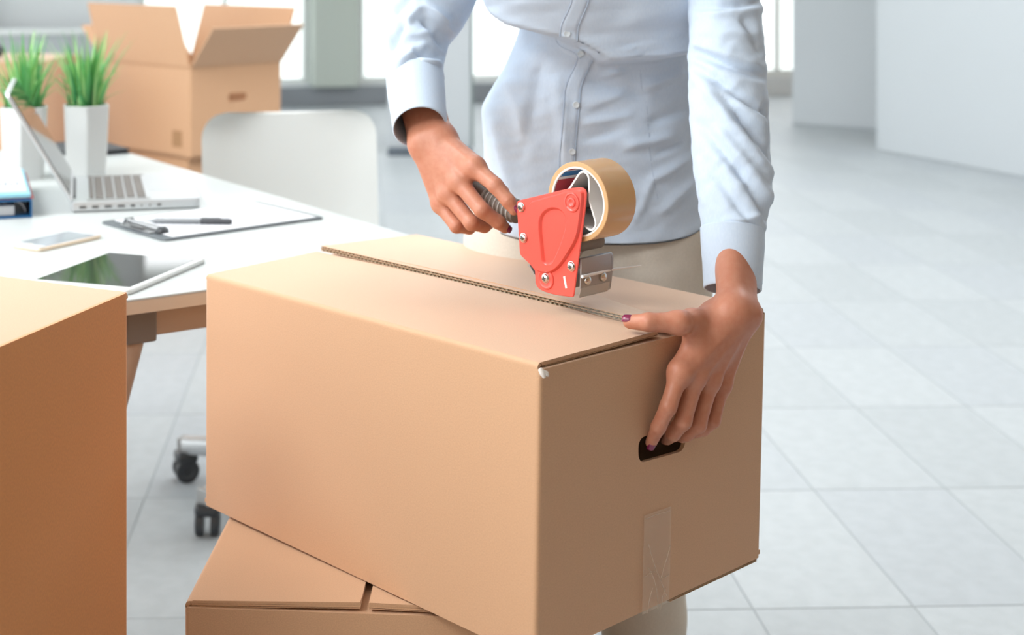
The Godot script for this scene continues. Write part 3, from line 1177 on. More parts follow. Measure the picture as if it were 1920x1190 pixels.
func desk_things() -> void:
	var Y := 0.735
	# ---- laptop: x along the hinge away from the camera, z from hinge to front
	var t := yaw(Vector3(-0.61, Y, -2.721), Vector3(-0.215, 0, -0.977))
	var o := thing("laptop", "open silver laptop with a glossy dark screen on the white desk", "laptop", t)
	var W := 0.335
	var Dp := 0.235
	var g := G.new()
	g.prism(t * Transform3D(Basis(Vector3.RIGHT, Vector3(0, 0, -1), Vector3.UP), Vector3(0, 0.002, 0)), rounded([Vector2(0, 0), Vector2(W, 0), Vector2(W, -Dp), Vector2(0, -Dp)], [0.004, 0.004, 0.018, 0.018], 5), 0.0, 0.017, 0.0015, PackedVector2Array(), true)
	var base := put("base", g, M.aluminium, o)
	for q in [[0.03, 0.03], [0.3, 0.03], [0.03, 0.2], [0.3, 0.2]]:
		put("foot", box(t * xf(Vector3(q[0], 0.0012, q[1])), Vector3(0.012, 0.0024, 0.012), 0.001), M.black, base)
	var key := box(Transform3D(), Vector3(0.0158, 0.003, 0.0158), 0.001).mesh()
	var small := box(Transform3D(), Vector3(0.0158, 0.003, 0.008), 0.001).mesh()
	var wide := box(Transform3D(), Vector3(0.098, 0.003, 0.0158), 0.001).mesh()
	for r in 6:
		for c in 14:
			var x := 0.042 + c * 0.0193 + (0.004 if r % 2 == 0 else 0.0)
			var z := 0.036 + (0.0 if r == 0 else 0.0145 + (r - 1) * 0.0192)
			if r == 5 and c >= 4 and c <= 8:
				if c == 6:
					inst("key", wide, M.keys, o, xf(Vector3(x, 0.0198, z)))
				continue
			inst("key", small if r == 0 else key, M.keys, o, xf(Vector3(x, 0.0198, z)))
	put("trackpad", box(t * xf(Vector3(W / 2, 0.0192, 0.182)), Vector3(0.105, 0.0008, 0.072), 0.0003), M.aluminium, o)
	for x in [0.018, W - 0.018]:
		put("speaker_grille", box(t * xf(Vector3(x, 0.0193, 0.085)), Vector3(0.016, 0.0008, 0.115), 0.0003), M.steel_soft, o)
	var pz := 0.014
	for w in [0.012, 0.012, 0.013, 0.013, 0.008, 0.003, 0.003, 0.007]:
		put("port", box(t * xf(Vector3(-0.0002, 0.0095, pz + w / 2)), Vector3(0.002, 0.0042 if w > 0.004 else 0.003, w), 0.0006), M.port, o)
		pz += w + (0.0105 if w > 0.004 else 0.012)
	var lid := t * Transform3D(Basis(Vector3.RIGHT, Vector3(0, sin(PI / 3), -cos(PI / 3)), Vector3(0, cos(PI / 3), sin(PI / 3))), Vector3(0, 0.02, 0.004))   # y up the lid, z towards the user
	g = G.new()
	g.prism(lid, rounded([Vector2(0.001, 0.002), Vector2(W - 0.001, 0.002), Vector2(W - 0.001, Dp), Vector2(0.001, Dp)], [0.003, 0.003, 0.016, 0.016], 5), -0.007, 0.0, 0.0012, PackedVector2Array(), true)
	var lo := put("lid", g, M.aluminium, o)
	put("screen", box(lid * xf(Vector3(W / 2, Dp / 2 + 0.004, 0.0006)), Vector3(W - 0.012, Dp - 0.02, 0.0014), 0.0004), M.screen, lo)
	g = G.new()
	g.tube(PackedVector3Array([t * Vector3(0.05, 0.019, 0.003), t * Vector3(W - 0.05, 0.019, 0.003)]), PackedFloat32Array([0.0045]), 10)
	put("hinge", g, M.black, o)
	# ---- clipboard, sheet, pen
	var cb := yaw((Vector3(-0.5312, 0.7350, -2.6139) + Vector3(-0.1488, 0.7350, -2.6611)) / 2.0, Vector3(0.77, 0, -0.637))    # x from the clip end to the other
	o = thing("clipboard", "dark grey clipboard with a metal clip lying on the white desk", "clipboard", cb)
	var flat := Transform3D(Basis(Vector3.RIGHT, Vector3(0, 0, -1), Vector3.UP), Vector3.ZERO)
	g = G.new()
	g.prism(cb * flat, rounded([Vector2(-0.165, -0.11), Vector2(0.165, -0.11), Vector2(0.165, 0.11), Vector2(-0.165, 0.11)], [0.014], 5), 0.0, 0.0035, 0.001)
	put("board", g, M.board, o)
	g = G.new()
	g.rbox(cb * xf(Vector3(-0.147, 0.0052, 0)), Vector3(0.022, 0.002, 0.1), 0.0008)
	g.rbox(cb * xf(Vector3(-0.154, 0.0085, 0), Basis(Vector3.BACK, -0.45)), Vector3(0.016, 0.0016, 0.05), 0.0006)
	put("clip", g, M.steel, o)
	g = G.new()
	g.tube(PackedVector3Array([cb * Vector3(-0.14, 0.0105, -0.052), cb * Vector3(-0.14, 0.0105, 0.052)]), PackedFloat32Array([0.004]), 10)
	put("spring_bar", g, M.steel, o)
	for s in [-1, 1]:
		g = G.new()
		g.lathe(cb * xf(Vector3(-0.136, 0.0035, s * 0.056), Basis(Vector3.BACK, 0.2)), [Vector2(0, 0), Vector2(0.011, 0), Vector2(0.011, 0.005), Vector2(0.008, 0.009), Vector2(0, 0.0095)], 16)
		put("clip_knob", g, M.black, o)
	var sheet := G.new()
	var A := [cb * Vector3(-0.142, 0.0044, -0.1), cb * Vector3(0.152, 0.0044, -0.1), cb * Vector3(0.152, 0.0044, 0.1), cb * Vector3(-0.142, 0.0044, 0.1)]
	sheet.uvface(A[3], A[0], A[1], A[2])
	sheet.slab(A[0] - Vector3(0, 0.0001, 0), A[1] - Vector3(0, 0.0001, 0), A[2] - Vector3(0, 0.0001, 0), A[3] - Vector3(0, 0.0001, 0), Vector3(0, -0.0006, 0))
	tag(put("sheet", sheet, print_mat("lines")), "white sheet of small printed lines held on the clipboard", "paper")
	var pa: Vector3 = Vector3(-0.4571, 0.7445, -2.5923)
	var pb: Vector3 = Vector3(-0.3035, 0.7445, -2.5820)
	var pen := thing("pen", "silver ballpoint pen with a dark cap lying on the clipboard sheet", "pen", xf((pa + pb) / 2))
	g = G.new()
	g.lathe(aim(pa, pb - pa, Vector3.UP), [Vector2(0, 0), Vector2(0.0008, 0.001), Vector2(0.0022, 0.014), Vector2(0.0042, 0.022), Vector2(0.0045, 0.1), Vector2(0, 0.1)], 14)
	put("barrel", g, M.pen_silver, pen)
	g = G.new()
	g.lathe(aim(pa.lerp(pb, 0.66), pb - pa, Vector3.UP), [Vector2(0, 0), Vector2(0.0052, 0), Vector2(0.0052, 0.05), Vector2(0.0038, 0.055), Vector2(0, 0.056)], 14)
	put("cap", g, M.pen_black, pen)
	put("pocket_clip", box(aim(pa.lerp(pb, 0.78) + Vector3(0, 0.006, 0), pb - pa, Vector3.UP), Vector3(0.0012, 0.034, 0.003), 0.0005), M.pen_silver, pen)
	# ---- phone
	var pt := yaw((Vector3(-0.6356, 0.7350, -2.4095) + Vector3(-0.5042, 0.7350, -2.4679)) / 2.0, Vector3(0.55, 0, -0.83))
	o = thing("phone", "pale gold smartphone with a white face lying on the white desk", "phone", pt)
	g = G.new()
	var oval := rounded([Vector2(-0.07, -0.034), Vector2(0.07, -0.034), Vector2(0.07, 0.034), Vector2(-0.07, 0.034)], [0.012], 6)
	g.prism(pt * flat, oval, 0.0, 0.0068, 0.0016, PackedVector2Array(), true)
	put("case", g, M.gold, o)
	g = G.new()
	g.prism(pt * flat, G.inset(G.ccw(oval), 0.0012), 0.0066, 0.0074, 0.0004)
	put("face", g, M.white_glass, o)
	put("screen", box(pt * xf(Vector3(0.0, 0.0075, 0)), Vector3(0.106, 0.0006, 0.06), 0.0002), M.phone_screen, o)
	g = G.new()
	g.lathe(pt * xf(Vector3(-0.061, 0.0074, 0)), [Vector2(0.0038, 0), Vector2(0.0052, 0.0004), Vector2(0.0058, 0)], 16)
	put("button", g, M.gold, o)
	# ---- tablet
	var tb := yaw((Vector3(-0.3831, 0.7350, -2.0675) + Vector3(-0.4649, 0.7350, -2.3373)) / 2.0, Vector3(0.335, 0, -0.942))
	o = thing("tablet", "white tablet with a dark mirror-like screen near the desk's front edge", "tablet", tb)
	oval = rounded([Vector2(-0.118, -0.085), Vector2(0.118, -0.085), Vector2(0.118, 0.085), Vector2(-0.118, 0.085)], [0.01], 5)
	g = G.new()
	g.prism(tb * flat, oval, 0.0, 0.0075, 0.002, PackedVector2Array(), true)
	put("case", g, M.white_plastic, o)
	put("screen", box(tb * xf(Vector3(0, 0.0076, 0)), Vector3(0.2, 0.0008, 0.152), 0.0003), M.tablet_screen, o)
	g = G.new()
	g.lathe(tb * xf(Vector3(0.109, 0.0075, 0)), [Vector2(0.004, 0), Vector2(0.0055, 0.0004), Vector2(0.006, 0)], 16)
	put("button", g, M.white_plastic, o)
	# ---- binder and folders
	var bx := yaw(Vector3(-0.67, Y, -2.672), Vector3(0.958, 0, -0.287))   # x to the right end, z towards the camera
	o = thing("binder", "dark blue lever-arch binder full of papers, lowest in the desk pile", "binder", bx)
	put("cover", box(bx * xf(Vector3(-0.14, 0.0016, -0.16)), Vector3(0.28, 0.003, 0.32), 0.001), M.blue_binder, o)
	put("cover", box(bx * xf(Vector3(-0.14, 0.0316, -0.16)), Vector3(0.28, 0.003, 0.32), 0.001), M.blue_binder, o)
	put("spine", box(bx * xf(Vector3(-0.0015, 0.0166, -0.16)), Vector3(0.003, 0.033, 0.32), 0.001), M.blue_binder, o)
	put("paper_block", box(bx * xf(Vector3(-0.15, 0.0125, -0.163)), Vector3(0.24, 0.018, 0.3), 0.002), M.paper, o)
	g = G.new()
	for s in [-0.06, -0.1]:
		var ar := PackedVector3Array()
		for k in 13:
			var a := PI * k / 12.0
			ar.append(bx * Vector3(-0.035 + cos(a) * 0.024, 0.006 + sin(a) * 0.022, s + 0.03))
		g.tube(ar, PackedFloat32Array([0.002]), 8)
	put("ring", g, M.steel, o)
	o = tag(put("folder", box(bx * xf(Vector3(-0.137, 0.0345, -0.165)), Vector3(0.28, 0.0024, 0.318), 0.001), M.red_folder), "red paper folder between the blue binder and the pale blue folder", "folder")
	tag(put("folder", box(bx * xf(Vector3(-0.142, 0.0397, -0.162)), Vector3(0.28, 0.0078, 0.32), 0.0015), M.light_blue), "pale blue folder on top of the red folder and binder", "folder")
	sheet = G.new()
	A = [bx * Vector3(-0.29, 0.0441, -0.33), bx * Vector3(-0.008, 0.0441, -0.33), bx * Vector3(-0.008, 0.0441, -0.03), bx * Vector3(-0.29, 0.0441, -0.03)]
	sheet.uvface(A[0], A[1], A[2], A[3])
	sheet.slab(A[0] - Vector3(0, 0.0001, 0), A[1] - Vector3(0, 0.0001, 0), A[2] - Vector3(0, 0.0001, 0), A[3] - Vector3(0, 0.0001, 0), Vector3(0, -0.0005, 0))
	tag(put("sheet", sheet, print_mat("bars")), "white sheet with a small printed bar chart on top of the folders", "paper")
	# ---- pots of grass
	potted_grass(Vector3(-0.683, Y, -3.185), 0.28, 11, "white hexagonal pot of bright green grass, the one in front of the open box")
	potted_grass(Vector3(-0.806, Y, -3.146), 0.1, 12, "white hexagonal pot of bright green grass, partly behind the laptop lid")
	# ---- black slab standing in for dark edging at the far edge of the desk
	var nb := yaw(Vector3(-0.768, Y, -3.575), Vector3(0.545, 0, 0.84))
	o = thing("black_slab", "black slab standing in for dark edging at the far end of the desk behind the pots", "black_slab", nb)
	put("cover", box(nb * xf(Vector3(0, 0.0015, 0)), Vector3(0.21, 0.003, 0.14), 0.001), M.black, o)
	put("slab_core", box(nb * xf(Vector3(-0.001, 0.006, 0)), Vector3(0.2, 0.006, 0.134), 0.001), M.black, o)
	put("cover", box(nb * xf(Vector3(0, 0.0105, 0)), Vector3(0.21, 0.003, 0.14), 0.001), M.black, o)


func print_mat(kind: String) -> StandardMaterial3D:
	var im := Image.create(512, 700, false, Image.FORMAT_RGB8)
	im.fill(hex("dcdee1"))
	var rng := RandomNumberGenerator.new()
	rng.seed = 4
	if kind == "lines":
		for i in 34:
			var x := 56
			var y := 60 + i * 17
			if i % 9 == 8:
				continue
			while x < 440:
				var w := rng.randi_range(10, 44)
				im.fill_rect(Rect2i(x, y, mini(w, 456 - x), 6), hex("9fa4b0"))
				x += w + 7
	else:
		im.fill_rect(Rect2i(60, 80, 260, 14), hex("9aa0a8"))
		for i in 9:
			var h := [30, 52, 44, 70, 38, 60, 82, 48, 66][i] as int
			im.fill_rect(Rect2i(330 + i * 19, 520 - h, 9, h), hex("8a9099"))
		for i in 9:
			im.fill_rect(Rect2i(60, 150 + i * 24, 220, 5), hex("ccd0d5"))
		im.fill_rect(Rect2i(60, 560, 400, 4), hex("9aa0a8"))
	var m := mat("print_" + kind, Color.WHITE, 0.8)
	m.albedo_texture = ImageTexture.create_from_image(im)
	return m


func potted_grass(p: Vector3, turn: float, sd: int, label: String) -> void:
	var t := xf(p, Basis(Vector3.UP, turn))
	var o := thing("potted_grass", label, "plant", t, "pots of grass on the desk")
	var hexa := func(r: float) -> PackedVector2Array:
		var c := PackedVector2Array()
		for k in 6:
			c.append(Vector2.from_angle(TAU * k / 6.0 + PI / 6) * r)
		return rounded(c, [0.006], 3)
	var up := t * Transform3D(Basis(Vector3.RIGHT, Vector3(0, 0, -1), Vector3.UP), Vector3.ZERO)
	var g := G.new()
	var i0 := g.ix.size()
	var a: PackedVector2Array = hexa.call(0.046)
	var b: PackedVector2Array = hexa.call(0.0535)
	var c: PackedVector2Array = hexa.call(0.050)
	var d: PackedVector2Array = hexa.call(0.048)
	g.wall(up, [a, b], [0.0, 0.15])
	g.wall(up, [b, c], [0.15, 0.1512])
	g.wall(up, [c, d], [0.1512, 0.125])
	g.cap(up, a, 0.0, PackedVector2Array(), true)
	put("pot", g, M.pot, o)
	g = G.new()
	g.prism(up, d, 0.118, 0.136, 0.002)
	put("soil", g, M.soil, o)
	var rng := RandomNumberGenerator.new()
	rng.seed = sd
	for k in 95:
		var at := Vector2.from_angle(rng.randf() * TAU) * sqrt(rng.randf()) * 0.036
		var lean := at * rng.randf_range(0.8, 2.4) + Vector2.from_angle(rng.randf() * TAU) * rng.randf() * 0.028
		var h := rng.randf_range(0.09, 0.185)
		var droop := 0.0
		if rng.randf() < 0.14:
			lean = lean.normalized() * rng.randf_range(0.06, 0.1)
			h *= 0.7
			droop = 0.02
		var w := rng.randf_range(0.0024, 0.0042)
		var side := Vector3(-lean.y, 0, lean.x).normalized() if lean.length() > 0.001 else Vector3.RIGHT
		var bl := G.new()
		var rows := []
		for s in 6:
			var u := s / 5.0
			var q := t * Vector3(at.x + lean.x * u * u, 0.13 + h * u - droop * u * u * u, at.y + lean.y * u * u)
			var ww := w * (1.0 - pow(u, 3.0)) + 0.0003
			var sd3 := t.basis * side
			rows.append(PackedVector3Array([q - sd3 * ww, q + (sd3.cross(Vector3.UP)) * ww * 0.35, q + sd3 * ww]))
		bl.grid(rows)
		put("blade", bl, M["blade_%d" % (k % 3)], o)


func chair() -> void:
	var t := xf(Vector3(-0.236, 0, -3.32), Basis(Vector3.UP, 0.22))
	var o := thing("swivel_chair", "white plastic shell chair on a castor base beside the desk", "chair", t)
	# one bent shell: seat, bend, back
	var path := spline([Vector2(0.215, 0.425), Vector2(0.2, 0.45), Vector2(0.12, 0.452), Vector2(0.0, 0.445), Vector2(-0.1, 0.45), Vector2(-0.15, 0.485), Vector2(-0.172, 0.57), Vector2(-0.188, 0.7), Vector2(-0.2, 0.79), Vector2(-0.206, 0.835)], 5)
	var n := path.size()
	var rows := []
	for side in 2:
		var list := range(n) if side == 0 else range(n - 1, -1, -1)
		for i in list:
			var p: Vector2 = path[i]
			var q: Vector2 = path[mini(i + 1, n - 1)] - path[maxi(i - 1, 0)]
			var nm := Vector2(-q.y, q.x).normalized()       # out of the seat: up, and forward on the back
			if nm.y < 0 and p.y < 0.46:
				nm = -nm
			nm = -nm if nm.x < 0 and p.y >= 0.5 else nm
			var u := float(i) / (n - 1)
			var hw := 0.205
			var e := minf(path[i].distance_to(path[0]), 10.0)
			var dtop: float = 0.835 - p.y if u > 0.5 else 0.22 - p.x
			if dtop < 0.06:
				hw -= 0.06 * (1.0 - sqrt(maxf(0.0, 1.0 - pow(1.0 - dtop / 0.06, 2.0))))
			var row := PackedVector3Array()
			for j in 17:
				var x := (j - 8.0) / 8.0
				var curl := 0.022 * x * x * x * x + (0.03 * x * x if u > 0.5 else 0.0)
				var off := (0.006 if side == 0 else -0.006) * (1.0 - pow(absf(x), 12.0)) + curl
				row.append(t * Vector3(x * hw, p.y + nm.y * off, p.x + nm.x * off))
			rows.append(row)
	rows.append(rows[0])
	var g := G.new()
	g.grid(rows)
	put("shell", g, M.white_plastic, o)
	g = G.new()
	g.lathe(t, [Vector2(0, 0.44), Vector2(0.1, 0.44), Vector2(0.1, 0.425), Vector2(0.03, 0.415), Vector2(0.03, 0.3), Vector2(0.022, 0.3), Vector2(0.022, 0.12), Vector2(0.04, 0.12), Vector2(0.045, 0.06), Vector2(0, 0.055)], 24)
	put("column", g, M.aluminium, o)
	for k in 5:
		var a := deg_to_rad(160.0 + 72.0 * k)
		var d := Vector3(cos(a), 0, -sin(a))
		var c := t.origin
		g = G.new()
		var rr := []
		for q in [[0.03, 0.022, 0.115, 0.07], [0.15, 0.02, 0.108, 0.07], [0.29, 0.016, 0.098, 0.065]]:
			var sd := d.cross(Vector3.UP)
			var m: Vector3 = c + d * q[0]
			rr.append(PackedVector3Array([m + sd * q[1] + Vector3.UP * q[3], m + sd * q[1] + Vector3.UP * (q[2] - 0.005), m + sd * q[1] * 0.7 + Vector3.UP * q[2], m - sd * q[1] * 0.7 + Vector3.UP * q[2], m - sd * q[1] + Vector3.UP * (q[2] - 0.005), m - sd * q[1] + Vector3.UP * q[3]]))
		g.grid(rr, true, true, true)
		var leg := put("leg", g, M.aluminium, o)
		put("end_cap", box(yaw(c + d * 0.295 + Vector3(0, 0.081, 0), d), Vector3(0.01, 0.036, 0.036), 0.003), M.steel_soft, leg)
		var cas := put("caster", box(yaw(c + d * 0.285 + Vector3(0, 0.056, 0), d.rotated(Vector3.UP, 0.7)), Vector3(0.05, 0.026, 0.052), 0.01, 2), M.black, o)
		var ax := d.rotated(Vector3.UP, 0.7).cross(Vector3.UP)
		for s in [-1, 1]:
			g = G.new()
			g.lathe(aim(c + d * 0.285 + Vector3(0, 0.0275, 0) + ax * s * 0.008, ax * s, d), [Vector2(0, 0), Vector2(0.0275, 0), Vector2(0.0275, 0.014), Vector2(0.024, 0.017), Vector2(0.014, 0.0165), Vector2(0.012, 0.0145), Vector2(0, 0.0145)], 20)
			put("wheel", g, M.black, cas)


# ---------------------------------------------------------------- tape dispenser, in the frame of its side plate
func dispenser() -> void:
	var t := Transform3D(Basis(Vector3(0.6753, 0.0000, 0.7375), Vector3.UP, Vector3(-0.7375, 0.0000, 0.6753)), Vector3(0.1954, 0.8142, -1.7147))     # x along the seam, z out of the plate
	var o := thing("tape_dispenser", "red and grey hand tape dispenser held over the box seam", "tape dispenser", t)
	var out := rounded([Vector2(-0.0928, 0.0987), Vector2(-0.0691, 0.1057), Vector2(-0.0029, 0.1256), Vector2(0.0178, 0.1277), Vector2(0.0166, 0.1098), Vector2(-0.0020, -0.0013), Vector2(-0.0372, -0.0039), Vector2(-0.0629, -0.0001), Vector2(-0.0620, 0.0204), Vector2(-0.0691, 0.0252), Vector2(-0.0872, 0.0353)], [0.005, 0.012, 0.02, 0.017, 0.02, 0.004, 0.02, 0.02, 0.005, 0.006, 0.004], 6)
	var g := G.new()
	g.prism(t, out, -0.0022, 0.0, 0.0009, PackedVector2Array(), true)
	# pressed-out field with a sunk drop shape
	var drop := closed_curve([Vector2(-0.0537, 0.0724), Vector2(-0.0519, 0.0853), Vector2(-0.0433, 0.0948), Vector2(-0.0312, 0.0996), Vector2(-0.0187, 0.0985), Vector2(-0.0108, 0.0907), Vector2(-0.0108, 0.0782), Vector2(-0.0170, 0.0607), Vector2(-0.0249, 0.0446), Vector2(-0.0312, 0.0349), Vector2(-0.0379, 0.0307), Vector2(-0.0456, 0.0310), Vector2(-0.0492, 0.0376), Vector2(-0.0514, 0.0541)], 4)
	var field := rounded([Vector2(-0.0712, 0.1007), Vector2(-0.0029, 0.1236), Vector2(0.0153, 0.1251), Vector2(0.0140, 0.1095), Vector2(0.0069, 0.0683), Vector2(-0.0267, 0.0222), Vector2(-0.0576, 0.0185), Vector2(-0.0670, 0.0281)], [0.008, 0.015, 0.014, 0.02, 0.015, 0.03, 0.02, 0.01], 6)
	field = G.ccw(field)
	drop = G.ccw(drop)
	var i0 := g.ix.size()
	var f1 := G.inset(field, 0.0022)
	var d1 := G.inset(drop, 0.0012)
	var d2 := G.inset(drop, 0.003)
	g.wall(t, [field, G.inset(field, 0.0011), f1], [-0.0003, 0.0024, 0.0036])
	g.cap(t, f1, 0.0036, drop)
	g.wall(t, [drop, d1, d2], [0.0036, 0.0030, 0.0006])
	g.cap(t, d2, 0.0006)
	# round bosses
	for q in [[Vector2(-0.0012, 0.1089), 0.0115], [Vector2(-0.0446, 0.0133), 0.0125]]:
		var c: Vector2 = q[0]
		var m := t * Transform3D(Basis(Vector3.RIGHT, Vector3(0, 0, 1), Vector3.DOWN), Vector3(c.x, c.y, 0.0))
		var R: float = q[1]
		var z := 0.0036 if R < 0.012 else 0.0
		g.lathe(m, [Vector2(R, z + 0.0001), Vector2(R * 0.95, z + 0.0012), Vector2(R * 0.84, z + 0.0014), Vector2(R * 0.72, z + 0.0004), Vector2(0, z + 0.0003)], 28)
	put("side_plate", g, M.red_plate, o)
	g = G.new()
	var rv: Vector2 = Vector2(-0.0012, 0.1089)
	g.lathe(t * Transform3D(Basis(Vector3.RIGHT, Vector3(0, 0, 1), Vector3.DOWN), Vector3(rv.x, rv.y, 0.0036)), [Vector2(0.0056, 0), Vector2(0.0054, 0.0016), Vector2(0.004, 0.002), Vector2(0.0028, 0.0012), Vector2(0, 0.001)], 20)
	put("rivet", g, M.red_plate, o)
	for q in [Vector2(-0.0842, 0.0926), Vector2(-0.0802, 0.0566), Vector2(-0.0449, 0.0141), Vector2(-0.0049, 0.0343)]:
		screw(o, t, q, 0.0053)
	var sl: Vector2 = Vector2(-0.0145, 0.0142)
	put("slot_insert", box(t * xf(Vector3(sl.x, sl.y, 0.0), Basis(Vector3.BACK, 0.25)), Vector3(0.0032, 0.0138, 0.0012), 0.0004), M.hub_white, o)
	# bent edge of the plate along the handle side, frame behind it
	g = G.new()
	var bar := [Vector2(-0.0818, 0.0976), Vector2(0.0101, 0.1255), Vector2(0.0058, 0.0656), Vector2(-0.0205, 0.0052), Vector2(-0.0428, 0.0015), Vector2(-0.0610, 0.0324), Vector2(-0.0818, 0.0395)]
	g.prism(t, G.inset(G.ccw(rounded(bar, [0.008], 4)), 0.004), -0.006, -0.0022, 0.001)
	put("frame", g, M.hub_dark, o)
	# hub for the roll: three webs round an axle
	var c2 := t.affine_inverse() * (Vector3(0.1991, 0.9228, -1.7196))
	var hc := Vector2(c2.x, c2.y)
	var star := []
	for k in 3:
		var a := TAU * k / 3.0 + 1.25
		star.append(hc + Vector2.from_angle(a - 0.16) * 0.0368)
		star.append(hc + Vector2.from_angle(a + 0.16) * 0.0368)
		star.append(hc + Vector2.from_angle(a + 0.55) * 0.0245)
		star.append(hc + Vector2.from_angle(a + TAU / 6.0) * 0.0195)
		star.append(hc + Vector2.from_angle(a + TAU / 3.0 - 0.55) * 0.0245)
	var web := G.ccw(closed_curve(star, 4))
	g = G.new()
	g.prism(t, web, -0.052, -0.0055, 0.0, G.inset(web, 0.0022))
	put("hub_web", g, M.hub_white, o)
	g = G.new()
	g.lathe(t * Transform3D(Basis(Vector3.RIGHT, Vector3(0, 0, 1), Vector3.DOWN), Vector3(hc.x, hc.y, -0.05)), [Vector2(0, 0), Vector2(0.012, 0), Vector2(0.012, 0.02), Vector2(0.008, 0.022), Vector2(0.008, 0.046), Vector2(0, 0.046)], 24)
	g.prism(t, G.inset(web, 0.001), -0.053, -0.049, 0.0)
	put("hub", g, M.hub_dark, o)
	# the arm that carries hub and handle, behind the roll
	g = G.new()
	var hl := t.affine_inverse() * (Vector3(0.1348, 0.8946, -1.8254))
	g.prism(t, rounded([Vector2(hl.x, hl.y - 0.014), Vector2(hl.x, hl.y + 0.012), Vector2(hc.x, hc.y + 0.012), Vector2(hc.x + 0.008, hc.y - 0.01), Vector2(hl.x + 0.05, hl.y - 0.09), Vector2(hl.x + 0.03, hl.y - 0.09)], [0.006], 4), -0.0585, -0.0555, 0.001)
	put("back_plate", g, M.steel_soft, o)
	# roller, guard, blade, wiper: bars across the tape
	var across := func(poly: Array, z0: float, z1: float, r: float) -> G:
		var b := G.new()
		b.prism(t, rounded(poly, [r], 3), z0, z1)
		return b
	g = G.new()
	var rc: Vector2 = Vector2(-0.0095, 0.0568)
	g.lathe(t * Transform3D(Basis(Vector3.RIGHT, Vector3(0, 0, 1), Vector3.DOWN), Vector3(rc.x, rc.y, -0.054)), [Vector2(0, 0), Vector2(0.009, 0), Vector2(0.009, 0.05), Vector2(0, 0.05)], 20)
	put("roller", g, M.rubber, o)
	g = G.new()
	rc = Vector2(-0.0406, 0.0052)
	g.lathe(t * Transform3D(Basis(Vector3.RIGHT, Vector3(0, 0, 1), Vector3.DOWN), Vector3(rc.x, rc.y + 0.004, -0.056)), [Vector2(0, 0), Vector2(0.012, 0), Vector2(0.012, 0.052), Vector2(0, 0.052)], 20)
	put("press_roller", g, M.rubber, o)
	put("guard", across.call([Vector2(-0.0029, 0.0429), Vector2(0.0069, 0.0444), Vector2(0.0075, 0.0329), Vector2(0.0058, 0.0096), Vector2(0.0045, 0.0094), Vector2(0.0053, 0.0318), Vector2(-0.0029, 0.0393)], -0.0575, -0.003, 0.002), M.steel_soft, o)
	put("guard_end", across.call([Vector2(-0.0047, 0.0430), Vector2(0.0075, 0.0448), Vector2(0.0079, 0.0314), Vector2(0.0036, -0.0003), Vector2(-0.0003, -0.0010), Vector2(-0.0051, 0.0144)], -0.0595, -0.057, 0.006), M.steel_soft, o)
	var gb: Vector2 = Vector2(0.0064, 0.0180)
	for z in [-0.014, -0.042]:
		var s := G.new()
		var m := t * Transform3D(Basis(Vector3(0, 0, -1), Vector3.RIGHT, Vector3.DOWN), Vector3(gb.x + 0.0005, gb.y, z))
		s.lathe(m, [Vector2(0.0055, 0), Vector2(0.005, 0.0018), Vector2(0.0034, 0.003), Vector2(0, 0.0034)], 18)
		put("screw", s, M.chrome, o)
	# serrated blade: a strip with teeth along its lower edge
	g = G.new()
	var bt: Vector2 = Vector2(0.0058, 0.0104)
	var bb: Vector2 = Vector2(0.0030, 0.0006)
	var teeth := PackedVector2Array()
	var L := bt.distance_to(bb)
	teeth.append(Vector2(0, 0))
	teeth.append(Vector2(0.051, 0))
	for k in 26:
		teeth.append(Vector2(0.051 - k * 0.051 / 26.0, -L))
		teeth.append(Vector2(0.051 - (k + 0.5) * 0.051 / 26.0, -L - 0.0022))
	teeth.append(Vector2(0, -L))
	var dn := (bt - bb).normalized()
	g.prism(t * Transform3D(Basis(Vector3(0, 0, -1), Vector3(dn.x, dn.y, 0), Vector3(dn.y, -dn.x, 0)), Vector3(bt.x, bt.y, -0.004)), teeth, -0.0003, 0.0003)
	put("blade", g, M.steel, o)
	put("wiper", across.call([Vector2(-0.0767, 0.0244), Vector2(-0.0739, 0.0248), Vector2(-0.0620, 0.0112), Vector2(-0.0629, 0.0097)], -0.054, -0.003, 0.0005), M.steel, o)
	g = G.new()
	var fw: Vector3 = t.basis.x * 0.006
	var w0: Vector3 = Vector3(0.1990, 0.8384, -1.7138) + fw
	var w1: Vector3 = Vector3(0.2377, 0.8377, -1.7544) + fw
	var w2: Vector3 = Vector3(0.2737, 0.8426, -1.7552) + fw
	g.tube(PackedVector3Array([w0, w1, w2]), PackedFloat32Array([0.0020, 0.0017, 0.0006]), 8)
	put("tension_wire", g, M.hub_white, o)
	# handle with ribs
	var h0: Vector3 = Vector3(0.1382, 0.8925, -1.8187)
	var h1: Vector3 = Vector3(0.0969, 0.9067, -1.8638)
	var ax := (h1 - h0).normalized()
	var h2 := h0 + ax * 0.125
	g = G.new()
	g.lathe(aim(h0, ax, Vector3.UP), [Vector2(0, 0), Vector2(0.0135, 0.0), Vector2(0.0135, 0.04), Vector2(0.0125, 0.06), Vector2(0.0135, 0.11), Vector2(0.011, 0.122), Vector2(0, 0.125)], 22)
	var hd := put("handle", g, M.hub_dark, o)
	for k in 7:
		g = G.new()
		g.lathe(aim(h0 + ax * (0.006 + k * 0.0075), ax, Vector3.UP), [Vector2(0.0125, 0), Vector2(0.0152, 0.0006), Vector2(0.0152, 0.0022), Vector2(0.0125, 0.0028)], 22)
		put("rib", g, M.grip_grey, hd)
	# the roll
	var rt := Transform3D(t.basis, t * Vector3(hc.x, hc.y, -0.006))
	var up := Transform3D(Basis(Vector3.RIGHT, Vector3(0, 0, 1), Vector3.DOWN), Vector3.ZERO)
	var roll := thing("tape_roll", "half-used roll of tan packing tape on the dispenser hub", "tape roll", rt)
	g = G.new()
